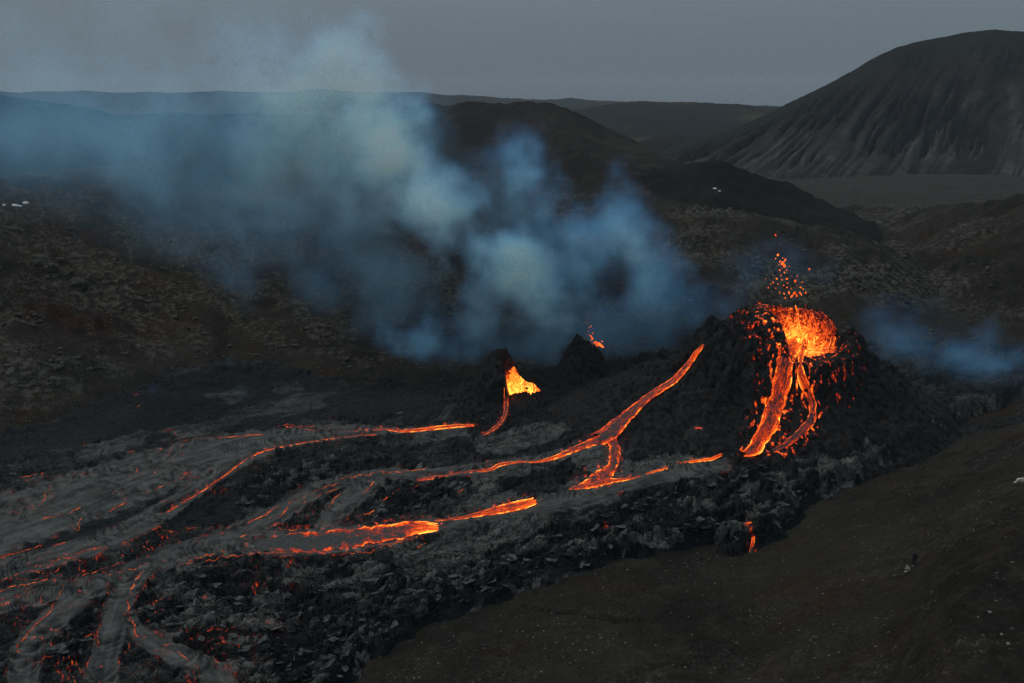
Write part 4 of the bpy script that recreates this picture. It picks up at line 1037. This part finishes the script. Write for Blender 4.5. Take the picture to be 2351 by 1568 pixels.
# ------------------------------------------------------------------ fountains and flying clots
def blob(seed, sub=1, amp=0.45):
    return arr(rock_mesh('b%d' % seed, seed, sub, 1, 1, 1, amp))
BLOBS = [blob(1200 + i) for i in range(8)]
def fountain(name, items, label):
    """items: (position, radii, hot)"""
    Vs, Fs, Hs, off = [], [], [], 0
    for p, rr, hot in items:
        V, F = BLOBS[int(RNG.integers(8))]
        R = np.array(Matrix.Rotation(RNG.uniform(0, 6.3), 3, 'Z') @ Matrix.Rotation(RNG.normal() * 0.4, 3, 'X'))
        Vs.append((V * np.array(rr)) @ R.T + np.array(p)); Fs.append(F + off); Hs.append(np.full(len(V), hot)); off += len(V)
    e = bpy.data.objects.new(name, None); COL.objects.link(e); tag(e, label, 'lava fountain')
    o = mesh_from('molten_spray', np.concatenate(Vs), np.concatenate(Fs), M_FIRE, e, True, {'hot': np.concatenate(Hs)}); o['kind'] = 'stuff'
    return e
it = []
for k in range(620):                                   # splash thrown up against the crater's back wall
    a = RNG.normal() * 3.3; up = abs(RNG.normal()) * 2.6; b = RNG.normal() * 1.8 + 0.6
    if abs(a) > 6.6 or up > 7.0: continue
    hot = 0.92 - 0.075 * abs(a + 1.2) - 0.055 * up + 0.08 * RNG.normal()
    s = 0.05 + 0.19 * RNG.random() ** 2
    it.append(((MC[0] + a + 0.2, MC[1] + b, 18.5 + up), (s, s, s * RNG.uniform(1.2, 4.0)), hot))
fountain('lava_fountain', it, 'bright lava splash boiling inside the breached main crater')
it = []
for k in range(90):
    q = RNG.random() ** 0.8; a = 2.0 + RNG.normal() * 0.9 * (1.15 - q); h = 6.4 * q
    s = 0.55 * (1 - q) ** 0.7 + 0.10
    it.append(((C1[0] + a + 0.5 * (1 - q), C1[1] - 1.6 + 0.4 * RNG.normal(), 2.8 + h), (s, s, s * 2.2), 0.92 - 0.3 * q))
for k in range(26):
    a = RNG.uniform(0.2, 5.2); h = RNG.uniform(1.5, 6.2) * math.exp(-((a - 2.0) / 2.4) ** 2)
    it.append(((C1[0] + a, C1[1] - 2.4 + 0.4 * RNG.normal(), 2.8 + h), (0.10, 0.10, RNG.uniform(0.4, 1.1)), 0.70 - 0.04 * h))
for k in range(80):
    a = RNG.uniform(0.8, 7.4); q = max(0.0, 1 - abs(a - 3.6) / 3.8)
    it.append(((C1[0] + a, C1[1] - 1.3 + 0.7 * RNG.normal(), 2.9 + 2.6 * q * RNG.random()), (0.42, 0.4, 0.5), 0.95 - 0.1 * RNG.random()))
fountain('lava_fountain', it, 'flame-shaped lava splash in the mouth of the small blunt cone')

CLOTM = []
for i in range(8):
    V, F = BLOBS[i]; me = bpy.data.meshes.new('lava_clot'); me.from_pydata(V.tolist(), [], F.tolist())
    at = me.attributes.new('hot', 'FLOAT', 'POINT'); at.data.foreach_set('value', np.full(len(V), 0.5 + 0.03 * i, np.float32))
    me.materials.append(M_FIRE); me.update(); CLOTM.append(me)
def clots(spec, d, label, group):
    for (x, y, r) in spec:
        X, Y, Z = at_d(x, y, d + random.uniform(-3, 3)); s = r * d * 1.05 / FPX * random.choice((0.55, 0.8, 1.0, 1.0, 1.3))
        o = bpy.data.objects.new('lava_clot', random.choice(CLOTM)); COL.objects.link(o)
        o.location = (float(X), float(Y), float(Z)); o.scale = (s * random.uniform(0.6, 1.0), s * 0.8, s * random.choice((0.8, 1.0, 1.4, 2.0, 2.6))); o.rotation_euler = (random.uniform(-.7, .7), random.uniform(-.9, .9), random.uniform(0, 6))
        tag(o, label, 'lava clot', group)
cl = [(1781,540,2.2),(1793,561,1.2),(1786,585,2.5),(1797,592,2.6),(1803,597,2.0),(1796,605,4.2),(1801,611,4.2),(1791,600,2.2),(1781,594,1.6),(1790,620,2.2),(1801,626,2.4),(1812,612,1.5),(1806,640,2.6),(1795,642,2.5),(1783,640,2.0),(1775,648,2.2),(1799,655,3.6),(1807,660,2.4),(1818,634,1.8),(1826,645,2.4),(1830,655,2.2),(1838,660,2.0),(1844,664,2.0),(1836,672,3.0),(1824,672,3.0),(1812,672,2.6),(1800,674,2.4),(1790,672,2.0),(1781,662,1.8),(1770,652,1.6),(1858,618,1.5),(1817,662,2.0),(1808,650,1.8),(1793,632,1.5),(1786,652,1.6),(1842,648,1.2),(1830,634,1.2),(1775,632,1.2),(1764,660,1.4),(1829,678,3.6),(1840,676,3.0),(1818,680,3.0),(1803,684,2.4),(1850,672,1.8),(1758,640,1.0),(1795,617,1.6),(1788,608,1.5),(1806,620,1.5)]
clots(cl, 167, 'glowing lava clot flung above the main crater', 'lava clots above the main crater')
cl = [(1353,752,2.0),(1349,768,1.6),(1357,772,2.4),(1360,778,2.6),(1356,782,2.4),(1364,786,3.0),(1370,790,3.4),(1375,788,3.8),(1379,792,3.4),(1366,796,2.4),(1360,792,2.0),(1355,770,1.4),(1351,760,1.3),(1372,798,2.6),(1366,804,2.2),(1377,808,2.2),(1340,778,1.4),(1361,765,1.4),(1348,740,1.5),(1357,748,1.2),(1383,784,1.4)]
clots(cl, 178, 'glowing lava clot flung above the pointed cone', 'lava clots above the pointed cone')

# ------------------------------------------------------------------ chimney (hornito) on the crust
hx, hy = cast([1600], [1028], smooth_lava)
def build_chimney():
    na, nr = 44, 22; C = (float(hx[0]), float(hy[0])); V = []
    for i in range(nr):
        t = i / (nr - 1); h = 4.6 * t; r = 2.5 * (1 - t) ** 0.8 + 1.05
        for j in range(na):
            a = 2 * math.pi * j / na
            rr = r * (1 + 0.10 * abs(math.sin(5.5 * a + 2.0 * t)) * (1 - 0.6 * t) + 0.26 * float(noise(np.array(6 * math.cos(a) + 5), np.array(6 * math.sin(a) + 3.5 * t), 1303)) + 0.13 * float(noise(np.array(3 * math.cos(a) + 5), np.array(3 * math.sin(a) + 1.5 * t), 1301)) + 0.10 * math.sin(7 * a + 3 * math.sin(4 * t)) * (1 - t))
            V.append((rr * math.cos(a), rr * math.sin(a) * 0.95, h + 0.25 * float(noise(np.array(a * 1.4), np.array(t * 3), 1302))))
    for k, (r, z) in enumerate(((0.8, 4.5), (0.6, 3.9))):
        for j in range(na):
            a = 2 * math.pi * j / na; V.append((r * math.cos(a), r * math.sin(a), z))
    V = np.array(V); n = nr + 2; i = np.arange(n - 1)[:, None] * na + np.arange(na)[None, :]; j = np.arange(n - 1)[:, None] * na + (np.arange(na)[None, :] + 1) % na
    F = np.stack([i, j, j + na, i + na], -1).reshape(-1, 4)
    e = bpy.data.objects.new('lava_chimney', None); e.location = (*C, float(smooth_lava(np.array([C[0]]), np.array([C[1]]))[0]) - 0.4); COL.objects.link(e)
    tag(e, 'squat grey lava chimney with a red mouth below the big cone', 'lava chimney')
    mesh_from('chimney_wall', V, F, M_CRUST, e, True, {'tone': np.full(len(V), 0.40), 'molten': np.zeros(len(V)), 'river': np.zeros(len(V))})
    a = np.linspace(0, 2 * math.pi, 25)[:-1]; P = np.column_stack([0.85 * np.cos(a), 0.85 * np.sin(a), np.full(24, 4.35)])
    V2 = np.concatenate([[[0, 0, 4.4]], P]); F2 = np.array([(0, 1 + k, 1 + (k + 1) % 24) for k in range(24)])
    o = mesh_from('molten_mouth', V2, F2, M_FIRE, e, True, {'hot': np.full(25, 0.30)}); o['label'] = 'dull red molten mouth of the chimney'
build_chimney()

# ------------------------------------------------------------------ snow patches, pale rocks, person
def snow(x, y, rx, ry, lab, surf_d=None):
    n = 26; a = np.linspace(0, 2 * math.pi, n + 1)[:-1]; k = RNG.random() * 50
    rr = 1 + 0.5 * noise(np.cos(a) * 1.6 + k, np.sin(a) * 1.6, 1401) + 0.3 * noise(np.cos(a) * 4 + k, np.sin(a) * 4, 1402)
    X, Y = cast(x + rx * rr * np.cos(a), y + ry * rr * np.sin(a), ground_at) if surf_d is None else at_d(x + rx * rr * np.cos(a), y + ry * rr * np.sin(a), surf_d)[:2]
    if surf_d is not None:                                        # farther slope: step along the sight line
        dx, dy, dz = ray(x + rx * rr * np.cos(a), y + ry * rr * np.sin(a)); t = np.linspace(300, 520, 900)
        XX = dx[:, None] * t; YY = dy[:, None] * t; hit = (CAM_H + dz[:, None] * t) <= ground_at(XX, YY)
        i = np.argmax(hit, 1); X = XX[np.arange(n), i]; Y = YY[np.arange(n), i]
    cx, cy_ = X.mean(), Y.mean(); V = []
    for f, h in ((0.0, 0.34), (0.6, 0.28), (1.0, -0.05)):
        xx = cx + f * (X - cx); yy = cy_ + f * (Y - cy_); V.append(np.column_stack([xx, yy, ground_at(xx, yy) + h]))
    V = np.concatenate(V); i = np.arange(2)[:, None] * n + np.arange(n)[None, :]; j = np.arange(2)[:, None] * n + (np.arange(n)[None, :] + 1) % n
    F = np.stack([i, j, j + n, i + n], -1).reshape(-1, 4)
    return tag(mesh_from('snow_patch', V, F, M_SNOW, None, True), lab, 'snow patch')
snow(38, 472, 12, 2.6, 'long white snow patch on the brown left hillside')
snow(58, 466, 8, 2.2, 'short white snow patch just above the long one')
snow(9, 471, 4, 1.6, 'tiny white snow patch at the end of the snow row')
snow(1641, 433, 5, 1.2, 'white snow streak on the slope of the black hill', 350)
snow(1652, 439, 3.5, 1.0, 'small snow streak just downhill of the larger streak', 350)

def on_ground(x, y):
    X, Y = cast([x], [y], ground_at); return float(X[0]), float(Y[0]), float(ground_at(X, Y)[0])
def jag(name, pieces, lab, loc, rz):
    """one stone with prongs: boulders fused into one mesh"""
    Vs, Fs, off = [], [], 0
    for s, p, rr, ry_ in pieces:
        V, F = arr(rock_mesh('j', s, 2, *rr, 0.25)); R = np.array(Matrix.Rotation(ry_, 3, 'Y'))
        Vs.append(V @ R.T + np.array(p)); Fs.append(F + off); off += len(V)
    o = mesh_from(name, np.concatenate(Vs), np.concatenate(Fs), M_PALE, None, False); o.location = loc; o.rotation_euler = (0, 0, rz)
    rm = o.modifiers.new('fuse', 'REMESH'); rm.mode = 'VOXEL'; rm.voxel_size = 0.05
    return tag(o, lab, 'rock')
X, Y, Z = on_ground(2084, 1315)
jag('pale_rock', [(1, (0, 0, 0.40), (0.26, 0.24, 0.50), -0.45), (2, (-0.26, 0, 0.52), (0.28, 0.12, 0.10), 0.45), (3, (-0.22, 0, 0.12), (0.32, 0.15, 0.10), -0.1), (4, (-0.22, 0, 0.86), (0.12, 0.12, 0.14), 0), (5, (0.12, 0, 0.12), (0.24, 0.24, 0.2), 0)], 'pale beige three-pronged rock beside the standing person', (X, Y, Z), 0.1)
X, Y, Z = on_ground(2346, 1112)
jag('pale_rock', [(6, (0, 0, 0.55), (0.75, 0.4, 0.35), 0), (7, (-0.75, 0, 0.28), (0.35, 0.2, 0.16), -0.4), (8, (0.0, 0, 0.15), (0.14, 0.15, 0.3), 0), (9, (0.35, 0, 0.12), (0.13, 0.15, 0.3), 0), (10, (0.8, 0, 0.4), (0.4, 0.3, 0.3), 0.3)], 'pale arched rock alone high on the near slope', (X, Y, Z), 0.0)
for x, y, r, lab in ((1873,1466,0.34,'grey rock at the end of a pair on the near slope'),(1862,1472,0.22,'small tan rock touching the grey rock'),(1692,1478,0.22,'lone ochre rock low on the near slope'),(1614,1369,0.20,'ochre stone on the near slope below the toe front')):
    X, Y, Z = on_ground(x, y); me = rock_mesh('rock', int(x), 2, r * 1.3, r, r * 0.8, 0.3, M_TAN)
    o = bpy.data.objects.new('rock', me); COL.objects.link(o); o.location = (X, Y, Z + 0.3 * r); tag(o, lab, 'rock')

def build_person():
    fx, fy, fz = on_ground(2097, 1300)
    J = {'pel': (0, 0, 0.95, .15), 'spi': (0, 0.01, 1.15, .14), 'che': (0, 0.02, 1.36, .165), 'nec': (0, 0, 1.50, .062), 'hea': (0, -0.01, 1.62, .095), 'top': (0, -0.01, 1.74, .075),
         'shL': (-.19, 0, 1.42, .075), 'elL': (-.25, 0.02, 1.15, .055), 'wrL': (-.20, -0.14, 0.98, .04), 'haL': (-.17, -0.20, 0.97, .038), 'shR': (.19, 0, 1.42, .075), 'elR': (.26, 0.03, 1.15, .055), 'wrR': (.22, -0.10, 0.95, .04), 'haR': (.20, -0.16, 0.92, .038),
         'hiL': (-.10, 0, 0.88, .105), 'knL': (-.12, -0.02, 0.50, .07), 'anL': (-.13, 0.02, 0.09, .05), 'toL': (-.14, -0.16, 0.05, .045), 'hiR': (.10, 0, 0.88, .105), 'knR': (.11, -0.03, 0.50, .07), 'anR': (.12, 0.02, 0.09, .05), 'toR': (.14, -0.16, 0.05, .045)}
    E = [('pel','spi'),('spi','che'),('che','nec'),('nec','hea'),('hea','top'),('che','shL'),('shL','elL'),('elL','wrL'),('wrL','haL'),('che','shR'),('shR','elR'),('elR','wrR'),('wrR','haR'),('pel','hiL'),('hiL','knL'),('knL','anL'),('anL','toL'),('pel','hiR'),('hiR','knR'),('knR','anR'),('anR','toR')]
    ks = list(J); me = bpy.data.meshes.new('person'); me.from_pydata([J[k][:3] for k in ks], [(ks.index(a), ks.index(b)) for a, b in E], [])
    o = bpy.data.objects.new('person', me); COL.objects.link(o)
    o.modifiers.new('skin', 'SKIN')
    if not me.skin_vertices: bpy.context.view_layer.objects.active = o; bpy.ops.mesh.customdata_skin_add()
    for i, k in enumerate(ks):
        r = J[k][3]; me.skin_vertices[0].data[i].radius = (r, r * (0.75 if k in ('che', 'spi', 'pel') else 1)); me.skin_vertices[0].data[i].use_root = (k == 'pel')
    s = o.modifiers.new('sub', 'SUBSURF'); s.levels = 2; s.render_levels = 2
    me.materials.append(mat_plain('dark_clothing', (0.010, 0.011, 0.016), 0.9))
    o.location = (fx, fy, fz); o.rotation_euler = (0, 0, -0.9)
    tag(o, 'person in black clothing standing on the near slope beside the pale rock', 'person')
    # five-fingered gloves, one per hand, and a hood
    for sd_i, (wr, ha) in enumerate((('wrL', 'haL'), ('wrR', 'haR'))):
        p0 = Vector(J[wr][:3]); p1 = Vector(J[ha][:3]); d = (p1 - p0).normalized(); side = d.cross(Vector((0, 0, 1))).normalized()
        vs, es, rs = [tuple(p1)], [], [0.03]
        for f in range(5):
            off = (f - 1.5) * 0.019 if f < 4 else -0.045; L = (0.075, 0.085, 0.08, 0.06, 0.05)[f]
            b0 = p1 + d * (0.03 if f < 4 else -0.01) + side * off; b1 = b0 + d * L * 0.6 + Vector((0, 0, -0.012)) + (side * -0.02 if f == 4 else Vector()); b2 = b1 + d * L * 0.35 + Vector((0, 0, -0.025))
            k = len(vs); vs += [tuple(b0), tuple(b1), tuple(b2)]; es += [(0, k), (k, k + 1), (k + 1, k + 2)]; rs += [0.010, 0.009, 0.008]
        m2 = bpy.data.meshes.new('glove'); m2.from_pydata(vs, es, []); g = bpy.data.objects.new('glove', m2); COL.objects.link(g); g.parent = o
        g.modifiers.new('skin', 'SKIN')
        if not m2.skin_vertices: bpy.context.view_layer.objects.active = g; bpy.ops.mesh.customdata_skin_add()
        for i, r in enumerate(rs): m2.skin_vertices[0].data[i].radius = (r, r)
        g.modifiers.new('sub', 'SUBSURF').levels = 1; m2.materials.append(me.materials[0])
    return o
build_person()

# ------------------------------------------------------------------ smoke
def mat_smoke(name, col, dens, aniso=0.0):
    m = bpy.data.materials.new(name); m.use_nodes = True; t = m.node_tree; t.nodes.clear()
    o = t.nodes.new('ShaderNodeOutputMaterial'); v = t.nodes.new('ShaderNodeVolumeScatter'); a = t.nodes.new('ShaderNodeAttribute'); a.attribute_name = 'density'
    k = t.nodes.new('ShaderNodeMath'); k.operation = 'MULTIPLY'; k.inputs[1].default_value = dens
    t.links.new(a.outputs['Fac'], k.inputs[0]); t.links.new(k.outputs[0], v.inputs['Density'])
    v.inputs['Color'].default_value = (*col, 1); v.inputs['Anisotropy'].default_value = aniso
    t.links.new(v.outputs[0], o.inputs['Volume']); return m
def chain(pts, n):
    P = np.array(pts, float); t = np.linspace(0, len(P) - 1, n); i = np.arange(len(P))
    return [tuple(np.interp(t_, i, P[:, c]) for c in range(P.shape[1])) for t_ in t]
def smoke(name, label, puffs, voxel, mat, warp=(10.0, 5.0), nscale=0.06, lo=0.42, hi=0.60, floor=0.06, seed=0.0, deep=1.0):
    """puffs: (x, y, distance, radius in sight pixels, strength) -> soft balls of smoke torn up by noise, sampled into a voxel grid"""
    B = []
    for (x, y, d, r, s) in puffs:
        X, Y, Z = at_d(x, y, d); R = r * math.sqrt(d * d + (CAM_H - Z) ** 2) / FPX
        B.append((float(X), float(Y), float(Z), R, s))
    B = np.array(B); mg = warp[0] * 0.6
    lo_b = (B[:, :3] - B[:, 3:4] * [1, deep, 1]).min(0) - mg; hi_b = (B[:, :3] + B[:, 3:4] * [1, deep, 1]).max(0) + mg
    lo_b[2] = max(lo_b[2], -1.0)
    g = bpy.data.node_groups.new(name, 'GeometryNodeTree'); g.interface.new_socket('Geometry', in_out='OUTPUT', socket_type='NodeSocketGeometry')
    N, L = g.nodes.new, g.links.new
    def mth(op, a, b=0.0, c=0.0):
        x = N('ShaderNodeMath'); x.operation = op
        for i, v in enumerate((a, b, c)):
            if hasattr(v, 'is_output'): L(v, x.inputs[i])
            else: x.inputs[i].default_value = v
        return x.outputs[0]
    def vec(op, a, b):
        x = N('ShaderNodeVectorMath'); x.operation = op
        for i, v in enumerate((a, b)):
            if hasattr(v, 'is_output'): L(v, x.inputs[i])
            else: x.inputs[i].default_value = v
        return x.outputs['Value'] if op == 'LENGTH' else x.outputs[0]
    pos = N('GeometryNodeInputPosition').outputs[0]; pos = vec('ADD', pos, (0, 0, 0)); ps = vec('ADD', pos, (seed * 37.0, seed * 11.0, seed * 5.0))
    def nz(scale, det, what):
        x = N('ShaderNodeTexNoise'); L(ps, x.inputs['Vector']); x.inputs['Scale'].default_value = scale; x.inputs['Detail'].default_value = det; x.inputs['Roughness'].default_value = 0.66
        return x.outputs['Color'] if what else x.outputs[0]
    W = pos
    for sc, am, dt in ((0.045, warp[0], 2.0), (0.16, warp[1], 3.0), (0.5, warp[1] * 0.4, 2.0)):
        W = vec('ADD', W, vec('MULTIPLY', vec('SUBTRACT', nz(sc, dt, True), (0.5, 0.5, 0.5)), (2 * am,) * 3))
    tot = None
    for (x, y, z, R, s) in B:
        d = vec('LENGTH', vec('MULTIPLY', vec('SUBTRACT', W, (x, y, z)), (1 / R, 1 / (R * deep), 1 / R)), (0, 0, 0))
        mr = N('ShaderNodeMapRange'); mr.interpolation_type = 'SMOOTHSTEP'; L(d, mr.inputs[0])
        for i, v in enumerate((1.0, 0.0, 0.0, s)): mr.inputs[i + 1].default_value = v
        tot = mr.outputs[0] if tot is None else mth('ADD', tot, mr.outputs[0])
    mr = N('ShaderNodeMapRange'); mr.interpolation_type = 'SMOOTHSTEP'; L(nz(nscale, 5.0, False), mr.inputs[0])
    for i, v in enumerate((lo, hi, floor, 1.0)): mr.inputs[i + 1].default_value = v
    den = mth('MULTIPLY', tot, mr.outputs[0])
    den = mth('MAXIMUM', mth('SUBTRACT', den, 0.004), 0.0)
    vc = N('GeometryNodeVolumeCube'); L(den, vc.inputs['Density'])
    vc.inputs['Min'].default_value = lo_b; vc.inputs['Max'].default_value = hi_b
    for i, ax in enumerate('XYZ'): vc.inputs['Resolution ' + ax].default_value = max(8, int((hi_b[i] - lo_b[i]) / voxel))
    sm = N('GeometryNodeSetMaterial'); sm.inputs['Material'].default_value = mat; L(vc.outputs[0], sm.inputs['Geometry'])
    go = N('NodeGroupOutput'); L(sm.outputs[0], go.inputs[0])
    me = bpy.data.meshes.new(name); me.materials.append(mat); o = bpy.data.objects.new(name, me); COL.objects.link(o)
    md = o.modifiers.new('smoke', 'NODES'); md.node_group = g
    return tag(o, label, 'smoke', kind='stuff')
BLUE = (0.20, 0.54, 1.0); PALEB = (0.29, 0.62, 1.0)
SM_A = mat_smoke('white_blue_smoke', PALEB, 0.21, 0.1); SM_B = mat_smoke('thin_haze_smoke', (0.26, 0.62, 1.0), 0.030, 0.1); SM_C = mat_smoke('blue_smoke', BLUE, 0.14, 0.1)
A_P = chain([(1262,815,183,28,.3),(1250,760,186,54,.6),(1232,690,190,80,.95),(1200,620,195,92,1.1),(1150,565,202,100,1.0),(1070,510,210,108,.8),(985,455,222,112,.9),(920,385,235,118,1.1),(890,310,250,122,1.1),(860,230,265,118,.95),(830,150,280,105,.75),(800,95,290,80,.5)], 17)
A_P += [(760,130,300,120,.42),(700,190,300,150,.40),(640,260,300,150,.32),(560,150,315,150,.2),(760,300,280,150,.45),(820,400,250,130,.45),(860,480,235,115,.42),(1180,470,215,70,.4),(1130,660,196,100,.5),(1090,720,193,90,.4),(960,330,240,60,.5),(965,420,228,60,.5),(1270,740,187,50,.5)]
smoke('smoke_plume', 'dense pale smoke plume rising from behind the small cones', A_P, 1.15, SM_A, lo=0.41, hi=0.59, floor=0.06, seed=1, warp=(10.0, 5.5), nscale=0.06)
B_P = [(900,330,300,190,.9),(760,400,290,190,1.3),(600,390,300,200,1.5),(420,370,285,190,1.3),(230,355,272,190,1.0),(40,345,264,185,.85),(-150,330,262,200,.8),(330,320,340,200,.6),(100,300,345,200,.5),(680,250,330,220,.8),(450,230,350,230,.7),(220,200,350,230,.6),(0,170,350,230,.55),(600,110,340,200,.5),(350,80,350,220,.35),(640,520,250,140,1.6),(500,550,240,110,1.5),(820,580,235,150,1.7),(960,660,218,140,1.6),(720,660,220,110,1.1),(520,650,222,70,1.3),(350,480,265,130,1.3),(870,740,205,90,1.0),(1120,440,225,110,1.2),(1250,520,215,120,1.2)]
smoke('smoke_haze', 'thin bluish smoke drifting over the left slopes and hills', B_P, 3.2, SM_B, nscale=0.036, warp=(14.0, 5.0), lo=0.38, hi=0.62, floor=0.16, seed=2, deep=0.7)
C_P = chain([(1195,330,238,70,.75),(1205,390,232,90,.6),(1240,450,226,90,.5),(1290,520,220,100,.5),(1330,590,212,110,.55),(1360,680,204,100,.45)], 8)
C_P += chain([(1412,418,228,52,.8),(1425,480,222,85,.75),(1460,560,215,105,.7),(1500,640,208,100,.55),(1540,700,204,80,.4)], 6)
C_P += [(1330,500,222,90,.4),(1400,600,212,130,.5),(1480,660,207,110,.45),(1300,650,206,100,.4),(1390,540,218,100,.4),(1120,380,240,70,.35)]
smoke('smoke_plume', 'blue smoke wisps rising behind the pointed cone', C_P, 1.5, SM_C, seed=3)
D_P = [(1130,800,196,110,.42),(1260,780,197,120,.42),(1400,770,199,120,.42),(1520,750,201,110,.36),(1000,830,196,80,.26),(1340,840,192,90,.3),(1180,850,190,80,.3),(1610,690,206,95,.35),(1710,640,206,95,.28),(1820,615,203,90,.28),(1890,620,203,60,.22),(1640,740,203,70,.3),(1700,690,203,70,.2)]
smoke('smoke_wisp', 'faint smoke veil behind the main cone', D_P, 1.8, SM_C, seed=4)
E_P = [(1985,735,205,50,.25),(2050,760,203,75,.5),(2140,775,202,85,.65),(2220,810,200,80,.75),(2290,830,199,75,.9),(2345,850,198,70,.9),(2400,850,198,70,.9)]
smoke('smoke_wisp', 'blue smoke bank lying in the hollow beside the main cone', E_P, 1.4, SM_C, seed=5)
F_P = [(905,790,195,55,1.3),(960,795,194,64,1.6),(1030,770,194,72,1.6),(1090,800,192,60,1.2),(1050,850,188,45,.5),(1010,730,196,70,1.0),(1140,760,192,70,1.0)]
smoke('smoke_wisp', 'low smoke puff over the foot of the far slope left of the small cones', F_P, 1.3, SM_C, seed=6)
G_P = [(545,880,184,24,.35),(570,900,180,20,.3),(528,838,196,22,.4)]
smoke('smoke_wisp', 'small smoke wisp above the dark far end of the lava field', G_P, 0.8, SM_C, warp=(3.0, 1.2), nscale=0.12, seed=7)
H_P = [(300,905,172,16,.3),(340,895,174,22,.3),(365,860,180,20,.2)]
smoke('smoke_wisp', 'small smoke wisp along the burning lava edge by the hillside', H_P, 0.8, SM_C, warp=(3.0, 1.2), nscale=0.12, seed=8)

# ------------------------------------------------------------------ haze
def build_haze():
    m = bpy.data.materials.new('haze_air'); m.use_nodes = True; t = m.node_tree; t.nodes.clear()
    o = t.nodes.new('ShaderNodeOutputMaterial'); v = t.nodes.new('ShaderNodeVolumePrincipled')
    v.inputs['Color'].default_value = (0.80, 0.88, 1.0, 1); v.inputs['Density'].default_value = 0.00006
    t.links.new(v.outputs[0], o.inputs['Volume'])
    bm = bmesh.new(); bmesh.ops.create_cube(bm, size=1.0)
    for p in bm.verts: p.co = Vector((p.co.x * 13600, p.co.y * 13600, (-12 if p.co.z < 0 else 260)))
    me = bpy.data.meshes.new('haze'); bm.to_mesh(me); bm.free(); me.materials.append(m)
    o = bpy.data.objects.new('haze', me); COL.objects.link(o); tag(o, 'thin grey blue air haze over the whole valley', 'haze', kind='stuff')
build_haze()
